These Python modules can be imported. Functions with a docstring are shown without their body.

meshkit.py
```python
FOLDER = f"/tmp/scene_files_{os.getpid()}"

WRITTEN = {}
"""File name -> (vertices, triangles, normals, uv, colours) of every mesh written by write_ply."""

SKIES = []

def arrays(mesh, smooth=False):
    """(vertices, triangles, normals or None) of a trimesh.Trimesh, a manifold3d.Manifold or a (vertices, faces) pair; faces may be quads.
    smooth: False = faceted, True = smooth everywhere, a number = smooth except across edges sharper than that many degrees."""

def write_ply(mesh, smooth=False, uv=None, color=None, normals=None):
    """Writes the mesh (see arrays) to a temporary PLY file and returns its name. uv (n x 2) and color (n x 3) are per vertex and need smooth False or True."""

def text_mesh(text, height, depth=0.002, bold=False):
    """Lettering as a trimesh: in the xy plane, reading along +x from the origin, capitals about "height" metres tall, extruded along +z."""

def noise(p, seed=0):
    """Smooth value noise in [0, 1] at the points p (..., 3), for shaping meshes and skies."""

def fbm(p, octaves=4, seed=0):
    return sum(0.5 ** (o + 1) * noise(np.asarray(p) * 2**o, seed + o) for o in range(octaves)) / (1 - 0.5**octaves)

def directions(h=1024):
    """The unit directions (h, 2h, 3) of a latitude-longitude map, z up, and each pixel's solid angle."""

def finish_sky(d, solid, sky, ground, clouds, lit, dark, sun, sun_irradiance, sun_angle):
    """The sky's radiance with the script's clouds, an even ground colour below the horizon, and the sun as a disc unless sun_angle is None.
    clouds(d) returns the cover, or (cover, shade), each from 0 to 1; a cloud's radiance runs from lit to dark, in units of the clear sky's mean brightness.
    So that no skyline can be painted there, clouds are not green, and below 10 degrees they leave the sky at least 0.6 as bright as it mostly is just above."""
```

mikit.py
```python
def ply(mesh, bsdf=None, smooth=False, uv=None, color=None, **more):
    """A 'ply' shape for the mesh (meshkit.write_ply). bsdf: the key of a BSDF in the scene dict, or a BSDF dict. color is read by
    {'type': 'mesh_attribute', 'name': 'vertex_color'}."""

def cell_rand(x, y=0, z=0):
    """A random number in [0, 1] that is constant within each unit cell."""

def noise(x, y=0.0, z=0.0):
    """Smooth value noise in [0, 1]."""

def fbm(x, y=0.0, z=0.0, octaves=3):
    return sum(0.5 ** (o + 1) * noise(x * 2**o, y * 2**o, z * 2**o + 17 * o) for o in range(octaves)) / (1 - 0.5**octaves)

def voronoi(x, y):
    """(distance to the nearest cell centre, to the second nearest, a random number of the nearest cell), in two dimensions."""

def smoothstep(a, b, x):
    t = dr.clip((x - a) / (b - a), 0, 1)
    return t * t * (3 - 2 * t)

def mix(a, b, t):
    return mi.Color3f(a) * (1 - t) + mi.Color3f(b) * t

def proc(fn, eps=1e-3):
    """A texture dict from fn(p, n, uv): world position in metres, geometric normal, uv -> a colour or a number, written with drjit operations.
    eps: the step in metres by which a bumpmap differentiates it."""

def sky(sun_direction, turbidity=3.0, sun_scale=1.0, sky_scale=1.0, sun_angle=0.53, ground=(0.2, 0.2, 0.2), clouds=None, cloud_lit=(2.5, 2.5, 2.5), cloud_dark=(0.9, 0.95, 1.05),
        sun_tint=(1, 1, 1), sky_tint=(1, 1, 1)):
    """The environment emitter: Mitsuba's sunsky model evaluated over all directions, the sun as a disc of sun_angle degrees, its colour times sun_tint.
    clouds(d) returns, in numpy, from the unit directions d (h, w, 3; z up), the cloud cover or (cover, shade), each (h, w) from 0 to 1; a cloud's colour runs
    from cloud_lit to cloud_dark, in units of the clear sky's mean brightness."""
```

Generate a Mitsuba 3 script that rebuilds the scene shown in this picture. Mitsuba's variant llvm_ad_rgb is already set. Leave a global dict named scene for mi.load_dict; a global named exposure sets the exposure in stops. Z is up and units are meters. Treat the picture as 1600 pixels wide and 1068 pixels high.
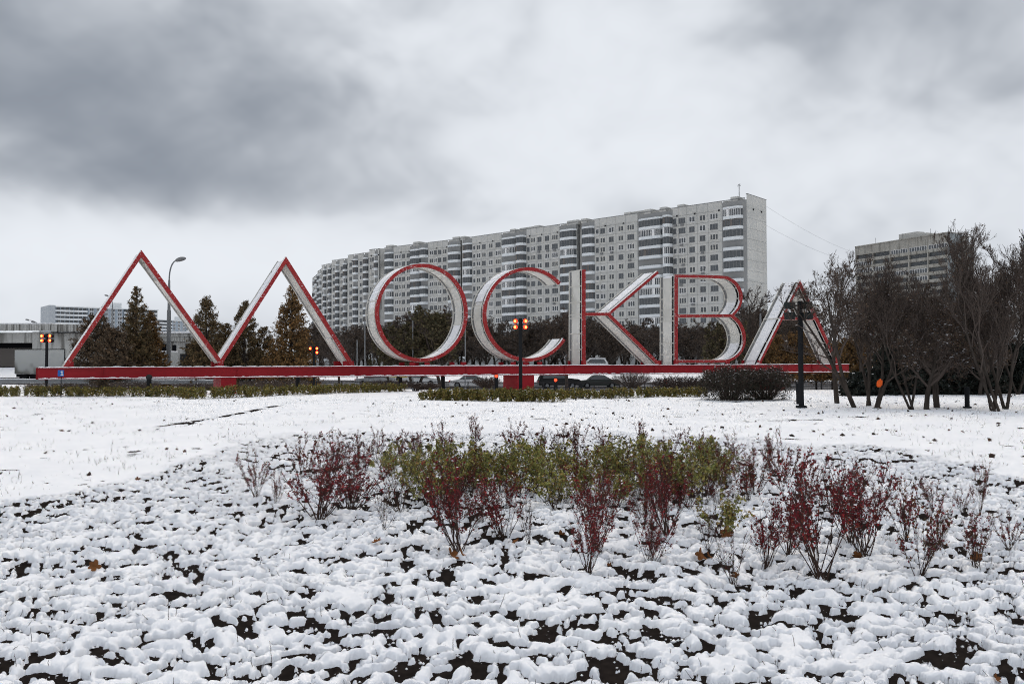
import math, numpy as np, trimesh, drjit as dr, mitsuba as mi, mikit, meshkit
from shapely.geometry import Polygon, LineString, box as sbox, Point
from shapely.ops import substring, unary_union
from scipy.spatial import cKDTree

scene, labels = {}, {}
T = mi.ScalarTransform4f
# ---------------------------------------------------------------- camera, sky, exposure
FPX, EYE = 1320.0, 1.65                      # focal length in pixels of the 1600 px wide picture, eye height
PITCH, ROLL = math.atan(37 / FPX), 0.0043
C0 = np.array([0, 0, EYE])
_F = np.array([0, math.cos(PITCH), math.sin(PITCH)])
_R = np.array([1, 0, 0.0]); _U = np.cross(_R, _F)
RT, UP = _R * math.cos(ROLL) - _U * math.sin(ROLL), _U * math.cos(ROLL) + _R * math.sin(ROLL)
scene['camera'] = {'type': 'perspective', 'fov': math.degrees(2 * math.atan(800 / FPX)), 'fov_axis': 'x', 'near_clip': 0.1, 'far_clip': 6000.0,
                   'to_world': T().look_at(origin=C0.tolist(), target=(C0 + _F).tolist(), up=UP.tolist())}
exposure = 2.25

def cloud_fn(d):
    az, el = np.arctan2(d[..., 0], d[..., 1]), np.arcsin(np.clip(d[..., 2], 0, 1))
    q = d * np.array([3.1, 3.1, 3.9]) + np.array([3.1, 7.7, 0.4])
    w = np.stack([meshkit.fbm(q * 1.3 + 5, 3, 3), meshkit.fbm(q * 1.3 + 15, 3, 4), meshkit.fbm(q * 1.3 + 25, 3, 6)], -1) - 0.5
    n1 = meshkit.fbm(q * 1.1 + 0.9 * w, 5, 7)
    n2 = meshkit.fbm(q * 3.2 + 1.2 * w, 4, 11)
    n3 = meshkit.fbm(q * 7.5 + 2.0 * w, 4, 13)
    n4 = np.abs(2 * meshkit.fbm(q * 2.1 + 1.5 * w + 31, 4, 23) - 1)      # billows with soft rims
    s = 0.27 + 1.25 * (n1 - 0.5) + 0.52 * (n2 - 0.5) + 0.36 * (n3 - 0.5) - 0.38 * (n4 - 0.2)
    def blob(a, e, sa, se, k):                # large cloud masses, placed by azimuth and elevation (radians)
        return k * np.exp(-((az - a) / sa) ** 2 - ((el - e) / se) ** 2)
    s += blob(-0.58, 0.28, 0.28, 0.11, 0.46) + blob(-0.33, 0.26, 0.20, 0.07, 0.22) + blob(0.36, 0.35, 0.18, 0.07, 0.20) + blob(0.60, 0.27, 0.2, 0.05, 0.10) + blob(-0.50, 0.42, 0.3, 0.06, 0.20)
    s += blob(-0.40, 0.200, 0.22, 0.030, 0.22)
    s -= blob(-0.46, 0.120, 0.16, 0.045, 0.62) + blob(-0.22, 0.13, 0.10, 0.07, 0.16) + blob(0.13, 0.28, 0.16, 0.10, 0.20) + blob(0.38, 0.19, 0.26, 0.07, 0.26)
    s -= 0.55 * np.clip((el - 0.5) / 0.9, 0, 1)   # an overcast dome is brightest overhead
    s -= 0.10 * np.exp(-(el / 0.12) ** 2)
    s = np.where(s < .25, .25 * np.exp(np.minimum(s - .25, 0) / .25), s)
    s = np.where(s > .55, .55 + .45 * np.tanh((s - .55) / .55), s)
    return np.ones_like(s), np.clip(s, 0, 1)

scene['sky'] = mikit.sky((0.15, 0.55, 0.85), turbidity=4, sun_scale=0.16, sun_angle=30, clouds=cloud_fn, cloud_lit=(1.27, 1.325, 1.40), cloud_dark=(0.325, 0.375, 0.455), ground=(0.6, 0.6, 0.62))

def ray(px, py):
    d = _F + RT * (px - 800) / FPX + UP * (534 - py) / FPX
    return d / d[1]
def at(px, py, Y):                            # the point at distance Y in front of the viewpoint
    return C0 + ray(px, py) * Y
def gp(px, py, z=0.0):                        # the point on level ground
    d = ray(px, py)
    return C0 + d * (z - EYE) / d[2]
def hz(px):                                   # horizon row
    return 571 - 0.0043 * (px - 800)

# ---------------------------------------------------------------- materials
def rgb(*c): return {'type': 'rgb', 'value': list(c)}
def mat(name, d): scene[name] = {'type': 'twosided', 'bsdf': d}; return name
def diffuse(name, *c): return mat(name, {'type': 'diffuse', 'reflectance': rgb(*c)})
def paint(name, c, r=0.45): return mat(name, {'type': 'principled', 'base_color': rgb(*c) if not callable(c) else mikit.proc(c), 'roughness': r, 'specular': 0.2})
fbm, mix, sst = mikit.fbm, mikit.mix, mikit.smoothstep

mat('m_vertex', {'type': 'diffuse', 'reflectance': {'type': 'mesh_attribute', 'name': 'vertex_color'}})
def snow_c(p, n, uv):
    g = fbm(p.x * 1.3, p.y * 1.3, p.z * 1.3, 2)
    return mix((0.79, 0.815, 0.865), (0.875, 0.895, 0.93), g)
mat('m_snow', {'type': 'bumpmap', 'arbitrary': mikit.proc(lambda p, n, uv: fbm(p.x * 40, p.y * 40, p.z * 40, 2)), 'scale': 0.0015,
               'bsdf': {'type': 'diffuse', 'reflectance': mikit.proc(snow_c)}})
diffuse('m_snow_plain', 0.84, 0.85, 0.88)
def soil_c(p, n, uv):
    return mix((0.008, 0.007, 0.007), (0.027, 0.022, 0.020), fbm(p.x * 25, p.y * 25, p.z * 25, 3))
mat('m_soil', {'type': 'diffuse', 'reflectance': mikit.proc(soil_c)})

# ---------------------------------------------------------------- helpers
COUNT = {}
def num(name):
    k = COUNT.get(name, 0); COUNT[name] = k + 1
    return name if k == 0 else f'{name}_{k:03d}'
def tag(key, label=None, cat=None, group=None, kind=None):
    labels[key] = {a: b for a, b in (('label', label), ('category', cat), ('group', group), ('kind', kind)) if b}
    return key
def put(name, mesh, bsdf, parent=None, M=None, smooth=False, color=None, kind=None, label=None):
    key = num(name if parent is None else parent + '__' + name)
    d = dict(mesh) if isinstance(mesh, dict) else mikit.ply(mesh, bsdf, smooth=smooth, color=color)
    if M is not None: d['to_world'] = M
    scene[key] = d
    if kind or label: tag(key, label, kind=kind)
    return key
def ply(mesh, bsdf, smooth=False, color=None): return mikit.ply(mesh, bsdf, smooth=smooth, color=color)
def place(p, rz=0.0, s=1.0): return T().translate([float(a) for a in p]).rotate([0, 0, 1], math.degrees(rz)).scale([float(a) for a in (np.ones(3) * s)])
def frame(o, x, y, z):
    m = np.eye(4); m[:3, 0], m[:3, 1], m[:3, 2], m[:3, 3] = x, y, z, o
    return T(m)
_CB = np.array([[x, y, z] for x in (0, 1) for y in (0, 1) for z in (0, 1)], float)
_CF = np.array([[0, 1, 3], [0, 3, 2], [4, 6, 7], [4, 7, 5], [0, 4, 5], [0, 5, 1], [2, 3, 7], [2, 7, 6], [0, 2, 6], [0, 6, 4], [1, 5, 7], [1, 7, 3]])
def bx(x0, x1, y0, y1, z0, z1): return (np.array([x0, y0, z0]) + _CB * np.array([x1 - x0, y1 - y0, z1 - z0]), _CF)
def cat(ms):
    ms = [(np.asarray(m.vertices), np.asarray(m.faces)) if hasattr(m, 'vertices') else m for m in ms]
    off = np.cumsum([0] + [len(v) for v, _ in ms])
    return np.vstack([v for v, _ in ms]), np.vstack([f + o for (_, f), o in zip(ms, off)])
def ext(poly, z0, z1):
    ms = []
    for g in getattr(poly, 'geoms', [poly]):
        if g.is_empty or g.area < 1e-7: continue
        m = trimesh.creation.extrude_polygon(g, z1 - z0, engine='earcut'); m.apply_translation([0, 0, z0]); ms.append(m)
    return cat(ms)
def xf(m, M):
    v, f = (np.asarray(m.vertices), np.asarray(m.faces)) if hasattr(m, 'vertices') else m
    A = np.asarray(M, float)
    return v @ A[:3, :3].T + A[:3, 3], (f if np.linalg.det(A[:3, :3]) > 0 else f[:, ::-1])
def mat4(o, x, y, z):
    m = np.eye(4); m[:3, 0], m[:3, 1], m[:3, 2], m[:3, 3] = x, y, z, o
    return m
def unit(v): return v / np.maximum(np.linalg.norm(v, axis=-1, keepdims=True), 1e-9)
def tubes(P, R, S=4):
    """P (N,K,3) polylines, R (N,K) radii -> one mesh of N open tubes"""
    P, R = np.asarray(P, float), np.asarray(R, float)
    N, K = P.shape[:2]
    t = unit(P[:, -1] - P[:, 0])
    a = unit(np.cross(t, np.where(np.abs(t[:, 2:]) < 0.9, [[0, 0, 1.0]], [[1.0, 0, 0]])))
    b = np.cross(t, a)
    an = np.arange(S) * 2 * np.pi / S
    ring = np.cos(an)[None, :, None] * a[:, None] + np.sin(an)[None, :, None] * b[:, None]
    V = (P[:, :, None] + R[:, :, None, None] * ring[:, None]).reshape(-1, 3)
    n, k, s = np.meshgrid(np.arange(N), np.arange(K - 1), np.arange(S), indexing='ij')
    i0 = (n * K + k) * S
    q = np.stack([i0 + s, i0 + (s + 1) % S, i0 + S + (s + 1) % S, i0 + S + s], -1).reshape(-1, 4)
    return V, np.vstack([q[:, [0, 1, 2]], q[:, [0, 2, 3]]])
def leaves(c, size, rng, aspect=0.55, flat=0.0, two=True):
    """rhombic leaves at the points c; flat pulls their normals upwards"""
    n = len(c); size = np.broadcast_to(size, (n,))[:, None]
    nrm = unit(rng.normal(size=(n, 3)) * (1 - flat) + np.array([0, 0, flat * 1.6]))
    a = unit(np.cross(nrm, rng.normal(size=(n, 3)))); b = np.cross(nrm, a) * aspect
    if two:
        V = np.stack([c - a * size, c + b * size + nrm * size * .15, c + a * size, c - b * size + nrm * size * .15], 1).reshape(-1, 3)
        i = np.arange(n)[:, None] * 4
        return V, np.vstack([i + [0, 1, 2], i + [0, 2, 3]])
    V = np.stack([c - a * size, c + a * size * .6 + b * size, c + a * size * .6 - b * size], 1).reshape(-1, 3)
    return V, np.arange(3 * n).reshape(-1, 3)
def leafcol(cols, n, rng, per, w=None, var=0.25):
    cols = np.asarray(cols, float); k = rng.choice(len(cols), n, p=w)
    return np.repeat(cols[k] * (1 + var * (rng.random((n, 1)) - 0.5) * 2), per, 0).clip(0, 1)
def sstep(a, b, x):
    t = np.clip((x - a) / (b - a), 0, 1); return t * t * (3 - 2 * t)

# ---------------------------------------------------------------- the ground
def terrain(x, y):
    return -0.95 * sstep(50, 82, y) * sstep(-60, 15, x) + 1.7 * sstep(104, 111, y)

bed_edge = np.array([gp(px, py)[:2] for px, py in ((-260, 800), (-100, 800), (0, 784), (110, 763), (210, 740), (300, 712), (380, 690), (460, 674), (620, 672), (1000, 678), (1230, 686), (1330, 694), (1450, 712), (1560, 732), (1700, 752), (1900, 775))])
trench = np.array([gp(px, py)[:2] for px, py in ((232, 668), (290, 660), (350, 650), (400, 640), (440, 633))])
def polydist(p, poly):
    best = np.full(len(p), 9e9)
    for a, b in zip(poly[:-1], poly[1:]):
        t = np.clip(((p - a) @ (b - a)) / ((b - a) @ (b - a)), 0, 1)
        best = np.minimum(best, np.linalg.norm(p - a - t[:, None] * (b - a), axis=1))
    return best
def bedness(x, y):                             # > 0 inside the dug bed: metres from its rim
    ye = np.interp(x / np.maximum(y, .1), bed_edge[:, 0] / bed_edge[:, 1], bed_edge[:, 1])
    return ye - y
def pillows(x, y, s, seed, stretch=1.0):
    """rounded humps: 1 on a hump's top, falling to 0 in the creases between humps"""
    g = np.random.default_rng(seed)
    x0, x1, y0, y1 = x.min() / s - 2, x.max() / s + 2, y.min() / s / stretch - 2, y.max() / s / stretch + 2
    gx, gy = np.meshgrid(np.arange(x0, x1), np.arange(y0, y1))
    pts = np.stack([gx, gy], -1).reshape(-1, 2) + g.uniform(-.48, .48, (gx.size, 2))
    w = g.uniform(0.6, 1.25, len(pts))
    q = np.stack([x / s, y / s / stretch], -1)
    wob = np.stack([meshkit.noise(np.stack([q[:, 0] * 2, q[:, 1] * 2, 0 * x], -1), seed), meshkit.noise(np.stack([q[:, 0] * 2, q[:, 1] * 2, 0 * x + 9], -1), seed)], -1) - .5
    d, i = cKDTree(pts).query(q + wob * 0.55, k=3)
    h = 1 - (d / (0.78 * w[i])) ** 2
    return np.max(h, axis=1)
def grid_mesh(Y, Uc):
    yy, uu = np.meshgrid(Y, Uc, indexing='ij')
    x, y = (uu * yy).ravel(), yy.ravel()
    r, c = np.meshgrid(np.arange(len(Y) - 1), np.arange(len(Uc) - 1), indexing='ij')
    i = (r * len(Uc) + c).ravel()
    f = np.vstack([np.stack([i, i + 1, i + 1 + len(Uc)], -1), np.stack([i, i + 1 + len(Uc), i + len(Uc)], -1)])
    return x, y, f
def soil_z(x, y):
    b = sstep(-0.3, 1.2, bedness(x, y))
    p = np.stack([x, y, 0 * x], -1)
    return b * (0.11 * (meshkit.fbm(p * 1.6, 2, 1) - .5) + 0.065 * (meshkit.fbm(p * 5.5, 3, 2) - .5)) - 0.03 * b + 0.10 * (meshkit.fbm(p * 0.25, 2, 5) - .5) * sstep(6, 20, y)
Y = [2.6]
while Y[-1] < 47: Y.append(Y[-1] * 1.0031)
gx, gy, gf = grid_mesh(np.array(Y), np.linspace(-.82, .82, 800))
P3 = np.stack([gx, gy, 0 * gx], -1)
inb = bedness(gx, gy) + (0.6 + 0.16 * gy) * (meshkit.fbm(P3 * .8, 3, 21) - .5)
b = sstep(-0.5, 0.9, inb)
h1, h2 = pillows(gx, gy, 0.14, 31), pillows(gx, gy, 0.058, 32)
big = meshkit.fbm(P3 * 1.1, 3, 41) - .5
mid = meshkit.fbm(P3 * 7.0, 3, 43) - .5
fine = meshkit.fbm(P3 * 16, 2, 44) - .5
near = sstep(11, 5, gy)
rim = np.exp(-((inb - 0.5) / 0.55) ** 2) * sstep(-.05, .6, np.abs(gx / gy) - .12)
t_bed = 0.40 * h1 + 0.42 * h2 + 0.45 * big + 1.45 * mid + 1.7 * fine - 0.45 - 0.10 * sstep(5.5, 12, gy) - 0.26 * rim
tuft = meshkit.fbm(P3 * 2.2, 3, 51) - .5
t_lawn = 0.46 + 0.12 * h2 + 0.9 * fine * sstep(34, 12, gy) + 0.5 * mid + 0.45 * tuft - 0.12 * sstep(.1, .5, gx / gy + .1)
leafy = np.exp(-((gx / gy + 0.37) / 0.14) ** 2 - ((gy - 29) / 7.5) ** 2)
hl = pillows(gx, gy, 0.26, 33, 2.2)
t_lawn = t_lawn + leafy * (0.25 * hl - 0.33)
td = polydist(np.stack([gx, gy], -1), trench)
t_lawn -= 1.3 * np.exp(-((td - 0.08) / 0.12) ** 2) * sstep(.42, .62, meshkit.fbm(P3 * 1.6, 3, 61)) + .25 * np.exp(-(td / .3) ** 2)
t = b * t_bed + (1 - b) * t_lawn
sz = soil_z(gx, gy)
thick = 0.003 + 0.040 * np.clip(t, 0, 1.5) / (np.clip(t, 0, 1.5) + 0.28) * (0.6 + 0.4 * b) + 0.011 * np.clip(h1, 0, 1) * b + 0.008 * np.clip(h2, 0, 1) * b + 0.03 * np.clip(hl, 0, 1) * leafy * (1 - b)
gz = sz + (1 - b) * (0.06 * (meshkit.fbm(P3 * 1.1, 3, 71) - .5) + 0.03 * sstep(34, 12, gy) * (meshkit.fbm(P3 * 6, 2, 72) - .5)) + np.where(t > 0, thick, np.maximum(-0.035, 0.15 * t)) + terrain(gx, gy)
keep = (t[gf] > 0).any(1)
used = np.unique(gf[keep]); remap = np.full(len(gx), -1); remap[used] = np.arange(len(used))
put('snow', (np.stack([gx, gy, gz], -1)[used], remap[gf[keep]]), 'm_snow', smooth=True)
tag('snow', kind='structure')
rk = np.random.default_rng(3); cr = np.nonzero((b > .6) & (t < -.02) & (t > -.75) & (gy < 11))[0]; cr = rk.choice(cr, 5200, replace=False)
cs = rk.gamma(2.0, .0036, len(cr))[:, None, None] * rk.uniform(.7, 1.4, (len(cr), 6, 1)) * np.array([[1, 0, 0], [-1, 0, 0], [0, 1.2, 0], [0, -1.2, 0], [0, 0, .8], [0, 0, -.6]])
cc = np.stack([gx[cr] + rk.normal(size=len(cr)) * .008, gy[cr] + rk.normal(size=len(cr)) * .012, sz[cr] + .004], -1)
CF8 = np.array([[0, 2, 4], [2, 1, 4], [1, 3, 4], [3, 0, 4], [2, 0, 5], [1, 2, 5], [3, 1, 5], [0, 3, 5]])
put('snow_crumbs', ((cc[:, None] + cs).reshape(-1, 3), (np.arange(len(cr))[:, None, None] * 6 + CF8).reshape(-1, 3)), 'm_snow_plain', smooth=True); tag('snow_crumbs', 'small crumbs of snow lying on the bare soil of the bed', 'snow', kind='stuff')
SNOW = cKDTree(np.stack([gx, gy], -1)[::3]); SNOWZ = gz[::3]
def ground_z(x, y): return float(SNOWZ[SNOW.query([x, y])[1]])
Ys = [2.5]
while Ys[-1] < 47.5: Ys.append(Ys[-1] * 1.0075)
sx, sy, sf = grid_mesh(np.array(Ys), np.linspace(-.825, .825, 420))
s3 = np.stack([sx, sy, 0 * sx], -1)
put('soil', (np.stack([sx, sy, soil_z(sx, sy) + terrain(sx, sy) + 0.02 * sstep(-.2, .5, bedness(sx, sy)) * (meshkit.fbm(s3 * 22, 2, 8) - .5) - 0.002], -1), sf), 'm_soil', smooth=True)
tag('soil', kind='structure')
# the ground sheet that reaches the horizon
xs = np.concatenate([[-2500, -900, -400, -220], np.arange(-140, 141, 4), [220, 400, 900, 2500]])
ys = np.concatenate([[-300, -60, -20], np.arange(0, 140, 2.5), [160, 220, 400, 900, 3000]])
XX, YY = np.meshgrid(xs, ys)
zz = terrain(XX, YY) + np.where(np.abs(XX) < .8 * YY + 3, -0.30 * sstep(48, 45, YY) * sstep(-3, 1, YY), 0) + 0.05
r, c = np.meshgrid(np.arange(len(ys) - 1), np.arange(len(xs) - 1), indexing='ij'); i = (r * len(xs) + c).ravel(); W = len(xs)
put('ground', (np.stack([XX.ravel(), YY.ravel(), zz.ravel()], -1), np.vstack([np.stack([i, i + 1, i + 1 + W], -1), np.stack([i, i + 1 + W, i + W], -1)])), 'm_snow_plain', smooth=True)
tag('ground', kind='structure')

# ---------------------------------------------------------------- paints and walls
def red_c(p, n, uv):
    f = fbm(p.x * 14, p.y * 14, p.z * 14, 3)
    g = fbm(p.x * 1.7, p.y * 1.7, p.z * 1.1, 3)
    base = mix((0.24, 0.016, 0.018), (0.34, 0.028, 0.028), g)
    return mix(base, (0.80, 0.81, 0.84), dr.clip(sst(0.10, 0.45, n.z + 0.9 * (f - 0.5)) + 0.45 * sst(0.73, 0.83, f), 0, 1))
paint('m_red', red_c, 0.5)
def beam_c(p, n, uv):
    g = fbm(p.x * 0.9, p.y * 0.9, p.z * 3.0, 3)
    return mix((0.205, 0.005, 0.010), (0.285, 0.010, 0.016), g)
paint('m_beam_red', beam_c, 0.5)
def panel_c(p, n, uv):
    g = fbm(p.x * 0.6, p.y * 0.6, p.z * 0.9, 2); h = fbm(p.x * 0.9, p.y * 0.9, p.z * 0.35, 2)
    base = mix((0.56, 0.555, 0.52), (0.72, 0.715, 0.68), g)
    base = mix(base, (0.40, 0.39, 0.36), 0.4 * sst(0.62, 0.82, h))
    return mix(base, (0.86, 0.87, 0.90), sst(0.16, 0.36, n.z + 0.35 * (g - 0.5)))
paint('m_panel', panel_c, 0.6)
diffuse('m_cream', 0.60, 0.59, 0.55)
def conc_c(p, n, uv):
    g = fbm(p.x * 0.10, p.y * 0.10, p.z * 0.16, 3)
    k = mikit.cell_rand(p.x * 0.2, p.y * 0.2, p.z / 2.8 + 0.32)
    return mix((0.41, 0.415, 0.40), (0.55, 0.55, 0.53), 0.65 * g + 0.35 * k)
mat('m_concrete', {'type': 'diffuse', 'reflectance': mikit.proc(conc_c)})
def wall_c(p, n, uv):
    g = fbm(p.x * 0.5, p.y * 0.5, p.z * 0.7, 4); h = fbm(p.x * 2.4, p.y * 2.4, p.z * 0.15, 3)
    base = mix((0.38, 0.38, 0.365), (0.56, 0.56, 0.54), g)
    return mix(base, (0.11, 0.105, 0.095), 0.75 * sst(0.5, 0.72, h))
mat('m_stained', {'type': 'diffuse', 'reflectance': mikit.proc(wall_c)})
def wall2_c(p, n, uv):
    g = fbm(p.x * 0.2, p.y * 0.2, p.z * 0.4, 3); h = fbm(p.x * 1.4, p.y * 1.4, p.z * 0.12, 3)
    return mix(mix((0.25, 0.24, 0.22), (0.39, 0.385, 0.355), g), (0.10, 0.095, 0.085), 0.6 * sst(0.5, 0.75, h))
mat('m_stained2', {'type': 'diffuse', 'reflectance': mikit.proc(wall2_c)})
diffuse('m_joint', 0.27, 0.275, 0.275); diffuse('m_parapet', 0.66, 0.69, 0.71); diffuse('m_white', 0.72, 0.72, 0.72); diffuse('m_grey', 0.20, 0.205, 0.21)
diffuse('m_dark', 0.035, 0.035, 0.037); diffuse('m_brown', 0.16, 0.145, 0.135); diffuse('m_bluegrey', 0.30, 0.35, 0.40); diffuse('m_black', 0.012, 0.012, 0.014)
paint('m_glass', (0.095, 0.103, 0.11), 0.15); paint('m_glass2', (0.10, 0.11, 0.12), 0.2); paint('m_steel', (0.20, 0.21, 0.22), 0.45)
scene['m_pole'] = {'type': 'twosided', 'bsdf': {'type': 'principled', 'base_color': rgb(0.014, 0.015, 0.017), 'roughness': 0.8, 'specular': 0.1}}

# ---------------------------------------------------------------- the sign: beam, pillars and six letters
TH = math.radians(22.2)
SU, SW = np.array([math.cos(TH), math.sin(TH), 0]), np.array([-math.sin(TH), math.cos(TH), 0])   # along the sign, away from the viewer
S0 = np.array([-740 / FPX * 47, 47.0, 0])
SM = mat4(S0, SU, np.array([-.352, .537, 0]), np.array([0, 0, 1.0]))   # the letters are set at a slant
SM_T = T(SM)
def sgn(px, py):                               # (along, height) on the sign's front plane
    d = ray(px, py)
    k = ((S0 - C0) @ SW) / (d @ SW)
    p = C0 + d * k
    return float((p - S0) @ SU), float(p[2])
L_BEAM = sgn(1326, 575)[0]
BT, BB = 1.645, 0.985
sign = 'city_name_sign'
tag(sign, 'giant red and white city name in hollow letters standing on a long red beam', 'sign')
def uvw(poly, w0, w1):                          # polygon in (u, height), extruded away from the viewer -> mesh in (u, w, height)
    v, f = ext(poly, w0, w1)
    return np.stack([v[:, 0], v[:, 2], v[:, 1]], -1), f[:, ::-1]
def inw(m): return xf(m, SM)
for w0, nm in ((-0.14, 'beam'), (2.45, 'rear_beam')):
    put(nm, inw(cat([bx(0, L_BEAM, w0, w0 + .30, BB, BB + .035), bx(0, L_BEAM, w0, w0 + .30, BT - .035, BT), bx(0.0, L_BEAM, w0 + .12, w0 + .18, BB + .035, BT - .035)] +
        [bx(u, u + .03, w0 + .02, w0 + .12, BB + .035, BT - .035) for u in np.arange(3.2, L_BEAM, 7.3)])), 'm_beam_red', sign)
rs = np.random.default_rng(5)
def snowstrip(u0, u1, w0, w1, z, h, seed):      # an uneven line of snow lying on a ledge
    n = max(6, int((u1 - u0) * 6)); us = np.linspace(u0, u1, n); g = np.random.default_rng(seed)
    hh = h * np.clip(0.35 + 1.0 * g.random(n), 0, 1.4)
    V = []
    for u, k in zip(us, hh):
        e = g.uniform(-.012, .012)
        V += [[u, w0 + e, z], [u, w0 + .03 + e, z + k], [u, w1 - .03, z + k], [u, w1, z]]
    F = [[4 * i + a, 4 * i + 4 + a, 4 * i + 4 + a + 1] for i in range(n - 1) for a in range(3)] + [[4 * i + a, 4 * i + 5 + a, 4 * i + a + 1] for i in range(n - 1) for a in range(3)]
    return np.array(V), np.array(F)
put('snow_ledge', inw(snowstrip(0, L_BEAM, -.145, .15, BT, .055, 1)), 'm_snow_plain', sign, smooth=30)
put('snow_ledge', inw(snowstrip(0, L_BEAM, -.15, -.02, BB + .035, .06, 2)), 'm_snow_plain', sign, smooth=30)
for u in np.arange(1.0, L_BEAM, 4.1):
    put('cross_tie', inw(bx(u, u + .16, .16, 2.45, BB + .2, BT - .12)), 'm_beam_red', sign)
for a, b_ in ((345, 369), (808, 834), (1205, 1226)):
    u0, u1 = sgn(a, 600)[0], sgn(b_, 600)[0]
    pz = put('pillar', inw(bx(u0, u1, -.05, 2.75, -1.2, BB)), 'm_beam_red', sign)
    put('snow_ledge', inw(snowstrip(u0, u1, -.06, .3, BB - .002, .002, 3)), 'm_snow_plain', sign)

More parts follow.
